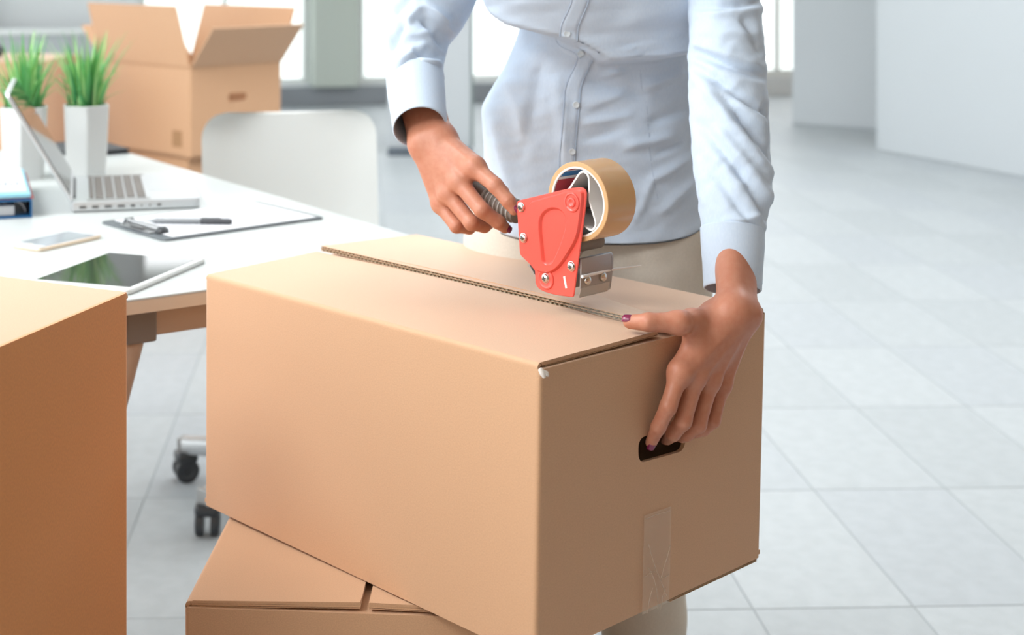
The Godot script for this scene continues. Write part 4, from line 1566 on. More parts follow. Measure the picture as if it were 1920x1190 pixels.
	g.lathe(rt * up, [Vector2(0.0405, 0), Vector2(0.0452, 0), Vector2(0.0458, -0.0006), Vector2(0.0458, -0.0494), Vector2(0.0452, -0.05), Vector2(0.0405, -0.05)], 72)
	put("tape", g, M.tape_roll, roll)
	g = G.new()
	g.lathe(rt * up, [Vector2(0.0382, 0), Vector2(0.0405, 0), Vector2(0.0405, -0.05), Vector2(0.0382, -0.05), Vector2(0.0382, 0)], 72)
	var core := put("core", g, M.core_card, roll)
	for b in [[1.72, 2.04, M.core_red], [2.14, 2.42, M.core_blue], [2.54, 3.5, M.core_red]]:
		g = G.new()
		var rows := [PackedVector3Array(), PackedVector3Array()]
		for k in 9:
			var a: float = lerpf(b[0], b[1], k / 8.0)
			for z in 2:
				rows[z].append(rt * Vector3(cos(a) * 0.0380, sin(a) * 0.0380, -0.002 - z * 0.046))
		g.grid(rows)
		put("printed_band", g, b[2], core)

func screw(o: Node, t: Transform3D, c: Vector2, r: float) -> void:
	var m := t * Transform3D(Basis(Vector3.RIGHT, Vector3(0, 0, 1), Vector3.DOWN), Vector3(c.x, c.y, 0.0004))
	var g := G.new()
	g.lathe(m, [Vector2(r * 1.12, 0), Vector2(r * 1.1, 0.0006), Vector2(r, 0.0007), Vector2(r * 0.86, 0.0022), Vector2(r * 0.5, 0.0031), Vector2(0, 0.0034)], 22)
	var s := put("screw", g, M.chrome, o)
	g = G.new()
	for a in [0.4, 0.4 + PI / 2]:
		g.rbox(m * xf(Vector3(0, 0.0032, 0), Basis(Vector3.UP, a)), Vector3(r * 1.0, 0.0014, r * 0.26), 0.0002)
	put("cross_slot", g, M.port, s)


# ---------------------------------------------------------------- the woman
var torso_rows := [
	[0.70, 0.268, 0.166, -2.155, 0.114], [0.79, 0.267, 0.164, -2.15, 0.113], [0.837, 0.267, 0.162, -2.15, 0.112], [0.914, 0.270, 0.155, -2.15, 0.108], [0.963, 0.267, 0.155, -2.145, 0.104],
	[0.990, 0.266, 0.154, -2.14, 0.100], [1.047, 0.279, 0.136, -2.125, 0.092], [1.105, 0.288, 0.124, -2.11, 0.096], [1.143, 0.281, 0.1315, -2.095, 0.104],
	[1.20, 0.277, 0.150, -2.075, 0.112], [1.28, 0.275, 0.166, -2.06, 0.108], [1.34, 0.273, 0.158, -2.055, 0.092], [1.385, 0.272, 0.10, -2.05, 0.072], [1.42, 0.272, 0.062, -2.045, 0.060]]
var bust_line := [Vector3(0.1237, 1.1751, -2.0300), Vector3(0.1419, 1.1423, -2.0300), Vector3(0.1819, 1.1009, -2.0300), Vector3(0.2401, 1.0819, -2.0300), Vector3(0.2692, 1.0557, -2.0300), Vector3(0.3311, 1.0601, -2.0300), Vector3(0.3893, 1.0703, -2.0300), Vector3(0.4220, 1.0878, -2.0300)]
var torso_folds := [
	[0.291, 1.094, 0.317, 1.061, 0.003, -0.0025], [0.270, 1.041, 0.303, 1.047, 0.005, 0.004], [0.248, 1.038, 0.331, 1.012, 0.012, -0.004], [0.327, 1.023, 0.394, 1.044, 0.009, 0.0045],
	[0.245, 0.976, 0.317, 0.988, 0.008, 0.003], [0.301, 0.944, 0.373, 0.956, 0.009, 0.0045], [0.250, 0.998, 0.309, 1.020, 0.01, 0.003], [0.246, 0.953, 0.301, 0.969, 0.008, -0.003],
	[0.335, 0.975, 0.397, 0.995, 0.01, -0.004], [0.342, 0.899, 0.400, 0.925, 0.009, 0.004], [0.344, 0.932, 0.389, 0.948, 0.006, -0.003], [0.349, 0.851, 0.404, 0.892, 0.009, 0.004], [0.316, 0.840, 0.342, 0.903, 0.005, 0.003],
	[0.140, 1.050, 0.176, 0.925, 0.014, 0.004], [0.184, 1.065, 0.165, 0.932, 0.01, -0.003], [0.206, 1.042, 0.220, 0.925, 0.01, 0.003], [0.121, 0.987, 0.147, 0.866, 0.01, 0.003], [0.165, 1.131, 0.220, 1.090, 0.008, 0.003],
	[0.287, 1.123, 0.382, 1.138, 0.02, 0.004], [0.250, 0.925, 0.231, 0.837, 0.006, 0.003]]
var left_folds := [
	[0.352, 1.089, 0.449, 1.056, 0.01, -0.008], [0.351, 1.097, 0.451, 1.065, 0.007, 0.005], [0.355, 1.071, 0.449, 1.007, 0.006, -0.0065], [0.360, 1.051, 0.451, 0.991, 0.012, 0.004], [0.380, 1.045, 0.456, 0.945, 0.008, -0.007], [0.369, 1.041, 0.446, 0.934, 0.01, 0.004],
	[0.356, 1.006, 0.404, 0.941, 0.007, -0.004], [0.367, 1.138, 0.462, 1.148, 0.006, -0.005], [0.368, 1.131, 0.460, 1.139, 0.008, 0.003], [0.441, 1.026, 0.452, 0.959, 0.005, -0.006], [0.378, 0.996, 0.450, 0.898, 0.009, 0.004], [0.357, 0.965, 0.415, 0.880, 0.008, -0.003],
	[0.396, 0.958, 0.441, 0.880, 0.008, -0.0045], [0.375, 0.890, 0.423, 0.900, 0.007, 0.003], [0.368, 1.109, 0.449, 1.109, 0.01, 0.003], [0.422, 1.130, 0.446, 1.082, 0.008, -0.004]]
var right_folds := [
	[0.023, 1.120, 0.057, 1.078, 0.006, -0.007], [0.033, 1.131, 0.066, 1.094, 0.008, 0.004], [-0.018, 1.078, 0.001, 1.116, 0.006, -0.005], [-0.026, 1.031, 0.016, 1.067, 0.006, -0.005], [-0.027, 1.039, 0.014, 1.077, 0.007, 0.004], [-0.025, 1.017, 0.021, 1.048, 0.006, -0.004], [0.016, 1.067, 0.054, 1.059, 0.006, 0.004],
	[0.011, 1.078, 0.053, 1.068, 0.006, -0.006], [0.000, 1.112, 0.022, 1.138, 0.008, 0.004], [-0.013, 1.127, 0.011, 1.149, 0.008, -0.004], [-0.025, 1.103, -0.018, 1.052, 0.005, 0.003], [0.022, 1.142, 0.059, 1.115, 0.008, 0.004], [-0.003, 1.096, 0.044, 1.102, 0.008, 0.003], [-0.014, 1.059, 0.029, 1.088, 0.008, 0.003]]
var cloth: FastNoiseLite

func fold_sum(list: Array, x: float, y: float) -> float:
	var s := 0.0
	for f in list:
		var a := Vector2(f[0], f[1])
		var ab := Vector2(f[2], f[3]) - a
		var p := Vector2(x, y) - a
		var t := p.dot(ab) / ab.length_squared()
		if t < -0.25 or t > 1.25:
			continue
		var d := ab.cross(p) / ab.length()
		var w: float = f[4] * (1.0 if d > 0.0 else 0.55)
		if absf(d) > w * 2.6:
			continue
		var along := clampf(1.0 - pow(absf(2.0 * t - 1.0), 4.0) * 0.7, 0.0, 1.0) * clampf((0.25 - maxf(-t, t - 1.0)) * 4.0, 0.0, 1.0)
		s += f[5] * 1.5 * exp(-(d * d) / (w * w)) * along
	return s

func ring(y: float) -> Array:
	var k := 0
	while k < torso_rows.size() - 2 and y > torso_rows[k + 1][0]:
		k += 1
	var a: Array = torso_rows[maxi(k - 1, 0)]
	var b: Array = torso_rows[k]
	var c: Array = torso_rows[k + 1]
	var d: Array = torso_rows[mini(k + 2, torso_rows.size() - 1)]
	var t := clampf((y - b[0]) / (c[0] - b[0]), 0.0, 1.0)
	var out := []
	for i in range(1, 5):
		out.append(lerpf(cubic_interpolate(b[i], c[i], a[i], d[i], t), lerpf(b[i], c[i], t), 0.5))
	return out

func torso_disp(x: float, y: float) -> float:
	var yc: float = bust_line[0].y
	for i in bust_line.size() - 1:
		if x >= bust_line[i].x:
			yc = lerpf(bust_line[i].y, bust_line[i + 1].y, clampf((x - bust_line[i].x) / (bust_line[i + 1].x - bust_line[i].x), 0, 1))
	var s := 0.062 * smoothstep(yc - 0.001, yc + 0.014, y) * (1.0 - 0.75 * smoothstep(1.16, 1.32, y))
	s -= 0.012 * smoothstep(yc - 0.10, yc - 0.004, y) * (1.0 - smoothstep(yc - 0.004, yc + 0.012, y))
	var n := cloth.get_noise_3d(x * 90.0 + y * 60.0, y * 190.0 - x * 60.0, 0.0)
	var n2 := cloth.get_noise_3d(x * 260.0, y * 330.0, 7.0)
	s += n * 0.0022 + n2 * 0.0006
	return s + fold_sum(torso_folds, x, y)

func torso_pt(a: float, y: float, off := 0.0) -> Vector3:
	var r: Array = ring(y)
	var sn := sin(a)
	var cs := cos(a)
	var x: float = r[0] + r[1] * signf(sn) * pow(absf(sn), 0.85)
	var z: float = r[2] + r[3] * signf(cs) * pow(absf(cs), 0.85)
	var n := Vector3(sn / r[1], 0, cs / r[3]).normalized()
	var front := smoothstep(0.0, 0.55, n.z)
	var d := torso_disp(x, y) * front + off
	return Vector3(x, y, z) + n * d

func front_pt(x: float, y: float, off: float) -> Vector3:     # the shirt front at x, y
	var r: Array = ring(y)
	var s := clampf((x - r[0]) / r[1], -0.97, 0.97)
	var a := asin(signf(s) * pow(absf(s), 1.0 / 0.85))
	for k in 3:
		var p: Vector3 = torso_pt(a, y, off)
		a += clampf((x - p.x) / r[1], -0.2, 0.2)
	return torso_pt(a, y, off)

func sleeve(g: G, pts: Array, radii: Array, folds: Array, rings: int, flat := 1.0) -> void:
	var P := spline(pts, rings)
	var R := spline(radii, rings)
	var rows := []
	var up := Vector3(0, 0, 1)
	var n := 84
	for i in P.size():
		var d: Vector3 = (P[mini(i + 1, P.size() - 1)] - P[maxi(i - 1, 0)]).normalized()
		var side := up.cross(d).normalized()
		up = d.cross(side).normalized()
		var row := PackedVector3Array()
		for j in n:
			var a := TAU * j / n
			var nn := side * cos(a) + up * sin(a)
			var p: Vector3 = P[i] + side * cos(a) * R[i] + up * sin(a) * R[i] * flat
			var front := smoothstep(-0.1, 0.5, nn.z)
			var s := fold_sum(folds, p.x, p.y) * front
			s += cloth.get_noise_3d(p.x * 130.0 + p.y * 60.0, p.y * 200.0 - p.x * 80.0, p.z * 120.0) * 0.0022 + cloth.get_noise_3d(p.x * 320.0, p.y * 380.0, p.z * 300.0) * 0.0006
			var ends := clampf(minf(i, P.size() - 1 - i) / 6.0, 0.0, 1.0)
			row.append(p + nn * s * ends)
		rows.append(row)
	g.grid(rows, true)

func cuff(a: Vector3, b: Vector3, ra: float, rb: float, flat: float) -> G:      # open band of cloth with thickness
	var g := G.new()
	var d := (b - a).normalized()
	var side := Vector3(0, 0, 1).cross(d).normalized()
	var up := d.cross(side).normalized()
	var prof := [[0.0, -0.004], [0.015, -0.0005], [0.04, 0.0], [0.06, -0.0004], [0.07, 0.0], [0.3, 0.0005], [0.6, 0.0], [0.88, 0.0], [0.9, -0.0004], [0.93, 0.0], [0.985, 0.0], [1.0, -0.0012], [0.985, -0.0024], [0.6, -0.0026], [0.1, -0.0028]]
	var rows := []
	for q in prof:
		var row := PackedVector3Array()
		for j in 72:
			var f := TAU * j / 72
			var nn := side * cos(f) + up * sin(f)
			var r: float = lerpf(ra, rb, q[0]) + q[1]
			var p: Vector3 = a.lerp(b, q[0]) + side * cos(f) * r + up * sin(f) * r * flat
			row.append(p + nn * cloth.get_noise_3d(p.x * 70.0, p.y * 70.0, p.z * 70.0) * 0.0016)
		rows.append(row)
	g.grid(rows, true)
	return g

func ribbon(o: Node, called: String, pts: Array, w: float, off: float, m: Material, under := -0.0008) -> void:
	var g := G.new()
	var line := spline(pts, 12)
	var rows := []
	for i in line.size():
		var d: Vector2 = (line[mini(i + 1, line.size() - 1)] - line[maxi(i - 1, 0)]).normalized()
		var sd := Vector2(-d.y, d.x)
		var row := PackedVector3Array()
		for j in 7:
			var k := (j - 3.0) / 3.0
			var q: Vector2 = line[i] + sd * k * w
			row.append(front_pt(q.x, q.y, off if absf(k) < 0.99 else under))
		rows.append(row)
	g.grid(rows)
	put(called, g, m, o)

func xy(p: Vector3) -> Vector2:
	return Vector2(p.x, p.y)

func nail(o: Node, c: Vector3, along: Vector3, up: Vector3, w: float, l: float, rf: float, shift: float) -> void:   # c, rf: the last joint's end and radius
	along = along.normalized()
	var sd := along.cross(up).normalized()
	up = sd.cross(along).normalized()
	var r := rf * 1.04
	var p := c + up * (rf + 0.0003) + along * shift
	var g := G.new()
	var rows := []
	for i in 9:
		var u := i / 8.0
		var half := w * (1.0 - 0.25 * pow(absf(2 * u - 1), 6.0))
		var row := PackedVector3Array()
		for j in 9:
			var k := (j - 4.0) / 4.0
			var a := half / r * k
			var e := 0.0004 if absf(k) < 0.9 and i > 0 and i < 8 else -0.0008
			row.append(p + along * (u - 0.5) * l + sd * sin(a) * r + up * (cos(a) * (r + e) - r - 0.0006 * pow(2.0 * u - 1.0, 2.0)))
		rows.append(row)
	g.grid(rows)
	put("fingernail", g, M.nail, o)

func finger(pts: Array, radii: Array) -> Array:
	var bones := []
	for i in pts.size() - 1:
		bones.append(Field.bone(pts[i], pts[i + 1], radii[i], radii[i + 1]))
	return [bones, 0.003]

func knuckle_dents(f: Field, a: Vector3, b: Vector3, c: Vector3, r: float, up: Vector3) -> void:   # skin creases over the joint b
	var d := (c - a).normalized()
	var sd := d.cross(up).normalized()
	for k in [-0.0026, 0.0, 0.0028]:
		var m: Vector3 = b + up * r * 0.97 + d * k
		f.dents.append([Field.bone(m - sd * r * 0.45, m + sd * r * 0.45, 0.0, 0.0), 0.0008, 0.0010])
	f.dents.append([Field.bone(b + up * r * 0.4, b + up * r * 0.45, 0.0, 0.0), -0.0009, 0.007])

func person() -> void:
	cloth = FastNoiseLite.new()
	cloth.seed = 77
	cloth.noise_type = FastNoiseLite.TYPE_SIMPLEX_SMOOTH
	cloth.frequency = 0.16
	cloth.fractal_octaves = 2
	var o := thing("person", "woman in a pale blue shirt and beige trousers bending to tape the box", "person", xf(Vector3(0.27, 0, -2.15)))
	body(o)
	# ---- shirt: torso and sleeves
	var g := G.new()
	var rows := []
	var na := 150
	for i in 150:
		var t := i / 149.0
		var row := PackedVector3Array()
		for j in na:
			var a := TAU * j / na
			var x := sin(a)
			var hem := 0.805 + 0.033 * pow(absf(x), 2.2) + (0.006 * cos(a * 3.0))
			if cos(a) < 0:
				hem = 0.79 + 0.048 * pow(absf(x), 2.0)
			row.append(torso_pt(a, lerpf(hem, 1.42, t), 0.004 - 0.003 * smoothstep(0.0, 0.05, t)))
		rows.append(row)
	# turned-in hem
	var inner := PackedVector3Array()
	for p in rows[0]:
		inner.append(Vector3(lerpf(p.x, 0.267, 0.012), p.y + 0.006, lerpf(p.z, -2.15, 0.015)))
	rows.push_front(inner)
	g.grid(rows, true)
	sleeve(g, [Vector3(0.33, 1.35, -2.06), Vector3(0.4185, 1.3164, -2.0200), Vector3(0.4166, 1.2326, -1.9700), Vector3(0.4130, 1.1491, -1.9300), Vector3(0.4089, 1.0823, -1.8950), Vector3(0.4051, 1.0175, -1.8650), Vector3(0.4025, 0.9487, -1.8320), Vector3(0.3985, 0.9013, -1.8020), Vector3(0.3935, 0.8722, -1.7850)],
		[0.05, 0.058, 0.055, 0.0474, 0.0486, 0.0496, 0.0488, 0.0430, 0.0362], left_folds, 22, 0.92)
	sleeve(g, [Vector3(0.215, 1.36, -2.06), Vector3(0.1204, 1.3620, -2.1000), Vector3(0.0768, 1.2341, -2.1000), Vector3(0.0359, 1.1442, -2.0850), Vector3(0.0133, 1.1005, -2.0650), Vector3(0.0102, 1.0659, -2.0300), Vector3(0.0136, 1.0398, -1.9950), Vector3(0.0142, 1.0255, -1.9800)],
		[0.05, 0.060, 0.058, 0.0585, 0.0515, 0.0430, 0.0385, 0.0368], right_folds, 22, 0.95)
	var sh := put("shirt", g, M.shirt, o)
	put("cuff", cuff(Vector3(0.3935, 0.8793, -1.7880), Vector3(0.3867, 0.8126, -1.7570), 0.0382, 0.0335, 0.95), M.shirt, sh)
	put("cuff", cuff(Vector3(0.0136, 1.0388, -1.9900), Vector3(0.0184, 0.9866, -1.9000), 0.0388, 0.0350, 0.95), M.shirt, sh)
	var line := []
	for q in [Vector3(0.2258, 1.2473, -2.0000), Vector3(0.2280, 1.1899, -2.0000), Vector3(0.2251, 1.1469, -2.0000), Vector3(0.2151, 1.1111, -2.0000), Vector3(0.2205, 1.0846, -2.0100), Vector3(0.2459, 1.0674, -2.0300), Vector3(0.2311, 1.0287, -2.0400), Vector3(0.2281, 1.0023, -2.0400), Vector3(0.2237, 0.9555, -2.0400), Vector3(0.2223, 0.9117, -2.0400), Vector3(0.2281, 0.8532, -2.0400), Vector3(0.2311, 0.8225, -2.0400)]:
		line.append(xy(q))
	ribbon(sh, "placket", line, 0.0125, 0.0024, M.shirt)
	for q in [[-0.0105, M.seam], [0.0105, M.seam]]:
		var off := []
		for p in line:
			off.append(p + Vector2(q[0], 0))
		ribbon(sh, "stitching", off, 0.0006, 0.0028, q[1], 0.0020)
	line = []
	for q in [Vector3(0.3232, 1.0543, -2.0400), Vector3(0.3254, 1.0250, -2.0400), Vector3(0.3321, 0.9984, -2.0500), Vector3(0.3380, 0.9249, -2.0500), Vector3(0.3475, 0.8720, -2.0500)]:
		line.append(xy(q))
	ribbon(sh, "seam", line, 0.0012, 0.0010, M.seam, -0.0002)
	for q in [Vector3(0.2129, 1.1039, -2.0000), Vector3(0.2401, 1.0725, -2.0300), Vector3(0.2340, 1.0023, -2.0400), Vector3(0.2289, 0.9380, -2.0400), Vector3(0.2325, 0.8737, -2.0400)]:
		var p := front_pt(q.x, q.y, 0.0034)
		var b := G.new()
		var nrm := Vector3(-0.1, 0.05, 1).normalized()
		b.lathe(aim(p, nrm), [Vector2(0, -0.001), Vector2(0.0042, -0.001), Vector2(0.0046, 0.0006), Vector2(0.0040, 0.0012), Vector2(0.0028, 0.0007), Vector2(0, 0.0006)], 18)
		var bn := put("button", b, M.button, sh)
	# ---- trousers
	var f := Field.new()
	var B := []
	for s in [-1, 1]:
		B.append(Field.bone(Vector3(0.267 + s * 0.07, 0.88, -2.16), Vector3(0.267 + s * 0.082, 0.79, -2.16), 0.088, 0.095))
		B.append(Field.bone(Vector3(0.267 + s * 0.06, 0.80, -2.14), Vector3(0.267 + s * 0.072, 0.72, -2.13), 0.094, 0.092))
		B.append(Field.bone(Vector3(0.267 + s * 0.082, 0.79, -2.16), Vector3(0.267 + s * 0.082, 0.47, -2.14), 0.091, 0.066))
		B.append(Field.bone(Vector3(0.267 + s * 0.082, 0.47, -2.14), Vector3(0.267 + s * 0.08, 0.24, -2.17), 0.066, 0.056))
		B.append(Field.bone(Vector3(0.267 + s * 0.08, 0.24, -2.17), Vector3(0.267 + s * 0.08, 0.06, -2.18), 0.056, 0.052))
	f.groups = [[B, 0.03]]
	for q in [[Vector3(0.2792, 0.8000, -2.0500), Vector3(0.3968, 0.8220, -2.0500)], [Vector3(0.3159, 0.7780, -2.0500), Vector3(0.4041, 0.7927, -2.0500)], [Vector3(0.2866, 0.8110, -2.0500), Vector3(0.3453, 0.7486, -2.0500)], [Vector3(0.3674, 0.8073, -2.0500), Vector3(0.4041, 0.7486, -2.0500)], [Vector3(0.3237, 0.3008, -2.1000), Vector3(0.3161, 0.2481, -2.1000)]]:
		f.dents.append([Field.bone(q[0], q[1], 0.0, 0.0), 0.004, 0.009])
	g = G.new()
	f.nets(g, Vector3(0.06, 0.0, -2.32), Vector3(0.48, 1.0, -1.98), 0.009)
	put("trousers", g, M.trousers, o)
	for s in [-1, 1]:
		f = Field.new()
		var ft := Vector3(0.267 + s * 0.082, 0.0, -2.15)
		f.groups = [[[Field.bone(ft + Vector3(0, 0.045, -0.05), ft + Vector3(0, 0.04, 0.05), 0.036, 0.034), Field.bone(ft + Vector3(0, 0.04, 0.04), ft + Vector3(0, 0.028, 0.12), 0.036, 0.026), Field.bone(ft + Vector3(0, 0.07, -0.05), ft + Vector3(0, 0.09, -0.045), 0.036, 0.038)], 0.02]]
		g = G.new()
		f.nets(g, ft + Vector3(-0.06, 0.0, -0.12), ft + Vector3(0.06, 0.15, 0.18), 0.008)
		put("shoe", g, M.shoe, o)
	f = Field.new()
	var hd := Vector3(0.272, 1.575, -1.99)
	f.groups = [[[Field.bone(hd + Vector3(0, 0.035, -0.035), hd + Vector3(0, 0.05, 0.0), 0.098, 0.085), Field.bone(hd + Vector3(0.07, 0.02, -0.03), hd + Vector3(0.075, -0.12, -0.03), 0.03, 0.026), Field.bone(hd + Vector3(-0.07, 0.02, -0.03), hd + Vector3(-0.075, -0.12, -0.03), 0.03, 0.026), Field.bone(hd + Vector3(0, -0.01, -0.09), hd + Vector3(0, -0.14, -0.1), 0.065, 0.05)], 0.04]]
	g = G.new()
	f.nets(g, hd + Vector3(-0.14, -0.24, -0.2), hd + Vector3(0.14, 0.17, 0.1), 0.01)
	put("hair", g, M.hair, o)


func body(o: Node3D) -> void:
	var g := G.new()
	var nails := []
	# ---- the hand with its fingers in the grip hole
	var nr := Vector3(0.6696, 0, 0.7427)
	var W: Vector3 = Vector3(0.3792, 0.7979, -1.7007)
	var IM: Vector3 = Vector3(0.3039, 0.7468, -1.6463)
	var MM: Vector3 = Vector3(0.3227, 0.7382, -1.6578)
	var RM: Vector3 = Vector3(0.3431, 0.7288, -1.6762)
	var PM: Vector3 = Vector3(0.3612, 0.7179, -1.6993)
	var wd := (PM - IM).normalized()
	var W1 := W - wd * 0.010
	var W2 := W + wd * 0.011
	var F1: Vector3 = Vector3(0.3954, 0.8626, -1.7850)
	var F2: Vector3 = Vector3(0.4058, 0.9978, -1.8620)
	var f := Field.new()
	var palm := [Field.bone(W1, IM, 0.0165, 0.0112), Field.bone(W, MM, 0.0172, 0.0118), Field.bone(W, RM, 0.0168, 0.0112), Field.bone(W2, PM, 0.0165, 0.0102),
		Field.bone(F1 - wd * 0.010, W1, 0.0205, 0.0165), Field.bone(F1 + wd * 0.010, W2, 0.0205, 0.0165), Field.bone(F2, F1, 0.026, 0.023)]
	var TC: Vector3 = Vector3(0.3565, 0.7895, -1.7150)
	var TM: Vector3 = Vector3(0.3024, 0.8015, -1.6446)
	var TI: Vector3 = Vector3(0.2682, 0.8030, -1.6409)
	var TT: Vector3 = Vector3(0.2492, 0.8010, -1.6514)
	palm.append(Field.bone(W1, TC, 0.0165, 0.0150))
	palm.append(Field.bone(TC, IM, 0.0150, 0.0105))
	palm.append(Field.bone(TC, TM, 0.0150, 0.0122))
	palm.append(Field.bone(TM.lerp(TC, 0.35), IM.lerp(W1, 0.30), 0.0085, 0.0105))
	f.groups = [[palm, 0.014]]
	f.groups.append(finger([TM, TI, TT], [0.0120, 0.0100, 0.0078]))
	var ip: Vector3 = Vector3(0.2882, 0.7132, -1.6308)
	var id: Vector3 = Vector3(0.2780, 0.6886, -1.6364)
	var it: Vector3 = Vector3(0.2722, 0.6686, -1.6474)
	var mp: Vector3 = Vector3(0.3072, 0.6928, -1.6453)
	var md: Vector3 = Vector3(0.2991, 0.6732, -1.6622)
	var mt: Vector3 = Vector3(0.2952, 0.6595, -1.6842)
	var rp: Vector3 = Vector3(0.3273, 0.6830, -1.6634)
	var rd: Vector3 = Vector3(0.3177, 0.6678, -1.6790)
	var rt: Vector3 = Vector3(0.3115, 0.6563, -1.6976)
	var pp: Vector3 = Vector3(0.3492, 0.6798, -1.6885)
	var pd: Vector3 = Vector3(0.3405, 0.6660, -1.6995)
	var pt: Vector3 = Vector3(0.3301, 0.6645, -1.6928)
	f.groups.append(finger([IM, ip, id, it], [0.0104, 0.0092, 0.0080, 0.0066]))
	f.groups.append(finger([MM, mp, md, mt], [0.0106, 0.0094, 0.0082, 0.0068]))
	f.groups.append(finger([RM, rp, rd, rt], [0.0100, 0.0090, 0.0079, 0.0066]))
	f.groups.append(finger([PM, pp, pd, pt], [0.0092, 0.0080, 0.0071, 0.0062]))
	for q in [[IM, ip, id, 0.0092], [MM, mp, md, 0.0094], [RM, rp, rd, 0.009], [PM, pp, pd, 0.008]]:
		knuckle_dents(f, q[0], q[1], q[2], q[3], (nr - (q[2] - q[0]).normalized() * nr.dot((q[2] - q[0]).normalized())).normalized())
	knuckle_dents(f, ip, id, it, 0.0080, (nr * 0.8 + Vector3.UP * 0.3).normalized())
	knuckle_dents(f, TM, TI, TT, 0.0100, (Vector3.UP + Vector3(0, 0, 0.5)).normalized())
	for q in [[IM, W1, 0.0112], [MM, W, 0.0118], [RM, W, 0.0112], [PM, W2, 0.0102]]:      # knuckles and tendons
		f.dents.append([Field.bone(q[0] + nr * q[2] * 0.9, q[0] + nr * q[2] * 0.95, 0.0, 0.0), -0.0013, 0.009])
		f.dents.append([Field.bone(q[0] + nr * q[2], q[0].lerp(q[1], 0.75) + nr * 0.0155, 0.0, 0.0), -0.0010, 0.0032])
	f.dents.append([Field.bone(Vector3(0.4014, 0.7995, -1.7019), Vector3(0.4029, 0.7961, -1.7033), 0.0, 0.0), -0.003, 0.011])
	f.nets(g, Vector3(0.20, 0.655, -1.84), Vector3(0.45, 0.93, -1.55), 0.0019)
	var nn := Vector3(0.0, 0.78, 0.62).normalized()
	nails.append([TT, TT - TI, nn, 0.0056, 0.0120, 0.0078, 0.0012])
	nn = (nr * 0.75 + Vector3(-0.35, 0.1, 0.4)).normalized()
	nails.append([it, it - id, nn, 0.0050, 0.0105, 0.0066, 0.0015])
	# ---- the hand round the dispenser handle
	var w: Vector3 = Vector3(0.0347, 0.9689, -1.9000)
	var im: Vector3 = Vector3(0.0856, 0.9452, -1.8380)
	var mm: Vector3 = Vector3(0.0662, 0.9262, -1.8460)
	var rm: Vector3 = Vector3(0.0533, 0.9087, -1.8600)
	var pm: Vector3 = Vector3(0.0437, 0.8933, -1.8760)
	var vd := (pm - im).normalized()
	var w1 := w - vd * 0.004 + Vector3(0.009, 0, 0)
	var w2 := w + vd * 0.006 - Vector3(0.009, 0, 0)
	var f1: Vector3 = Vector3(0.0183, 1.0212, -1.9650)
	var f2: Vector3 = Vector3(0.0178, 1.0957, -2.0700)
	f = Field.new()
	palm = [Field.bone(w1, im, 0.0172, 0.0115), Field.bone(w, mm, 0.0175, 0.0118), Field.bone(w, rm, 0.0170, 0.0112), Field.bone(w2, pm, 0.0165, 0.0100),
		Field.bone(f1 + Vector3(0.009, 0, 0), w1, 0.0205, 0.0168), Field.bone(f1 - Vector3(0.009, 0, 0), w2, 0.0205, 0.0165), Field.bone(f2, f1, 0.022, 0.023)]
	var tc: Vector3 = Vector3(0.0562, 0.9523, -1.9120)
	var tm: Vector3 = Vector3(0.0873, 0.9346, -1.9020)
	var ti: Vector3 = Vector3(0.1110, 0.9183, -1.8880)
	var tt: Vector3 = Vector3(0.1239, 0.9084, -1.8780)
	palm.append(Field.bone(w1, tc, 0.0165, 0.0145))
	palm.append(Field.bone(tc, tm, 0.0145, 0.0115))
	palm.append(Field.bone(tc, im, 0.0130, 0.0105))
	f.groups = [[palm, 0.014], finger([tm, ti, tt], [0.0115, 0.0098, 0.0080])]
	ip = Vector3(0.1094, 0.9278, -1.8060)
	id = Vector3(0.1241, 0.9110, -1.7940)
	it = Vector3(0.1310, 0.9012, -1.7910)
	mp = Vector3(0.0933, 0.8977, -1.8080)
	md = Vector3(0.1130, 0.8827, -1.8120)
	mt = Vector3(0.1221, 0.8737, -1.8220)
	rp = Vector3(0.0811, 0.8792, -1.8240)
	rd = Vector3(0.0975, 0.8727, -1.8380)
	rt = Vector3(0.1044, 0.8721, -1.8560)
	pp = Vector3(0.0635, 0.8712, -1.8460)
	pd = Vector3(0.0801, 0.8656, -1.8620)
	pt = Vector3(0.0875, 0.8654, -1.8780)
	f.groups.append(finger([im, ip, id, it], [0.0108, 0.0096, 0.0084, 0.0070]))
	f.groups.append(finger([mm, mp, md, mt], [0.0108, 0.0096, 0.0084, 0.0070]))
	f.groups.append(finger([rm, rp, rd, rt], [0.0102, 0.0092, 0.0080, 0.0068]))
	f.groups.append(finger([pm, pp, pd, pt], [0.0094, 0.0084, 0.0073, 0.0062]))
	var dors := Vector3(-0.1, 0.45, 0.9).normalized()
	for q in [[im, ip, id, 0.0096], [mm, mp, md, 0.0096], [rm, rp, rd, 0.0092], [pm, pp, pd, 0.0084], [ip, id, it, 0.0084], [mp, md, mt, 0.0084]]:
		var dq: Vector3 = (q[2] - q[0]).normalized()
		knuckle_dents(f, q[0], q[1], q[2], q[3], (dors - dq * dors.dot(dq)).normalized())
	for q in [[im, w1, 0.0115], [mm, w, 0.0118], [rm, w, 0.0112], [pm, w2, 0.0100]]:
		f.dents.append([Field.bone(q[0] + dors * q[2] * 0.9, q[0] + dors * q[2] * 0.95, 0.0, 0.0), -0.0014, 0.009])
		f.dents.append([Field.bone(q[0] + dors * q[2], q[0].lerp(q[1], 0.8) + dors * 0.016, 0.0, 0.0), -0.0010, 0.0032])
	f.nets(g, Vector3(-0.02, 0.80, -2.00), Vector3(0.16, 1.05, -1.76), 0.0019)
	nn = Vector3(0.6, 0.35, 0.75).normalized()
	nails.append([it, it - id, nn, 0.0050, 0.0110, 0.0070, 0.001])
	nn = Vector3(0.8, -0.05, 0.6).normalized()
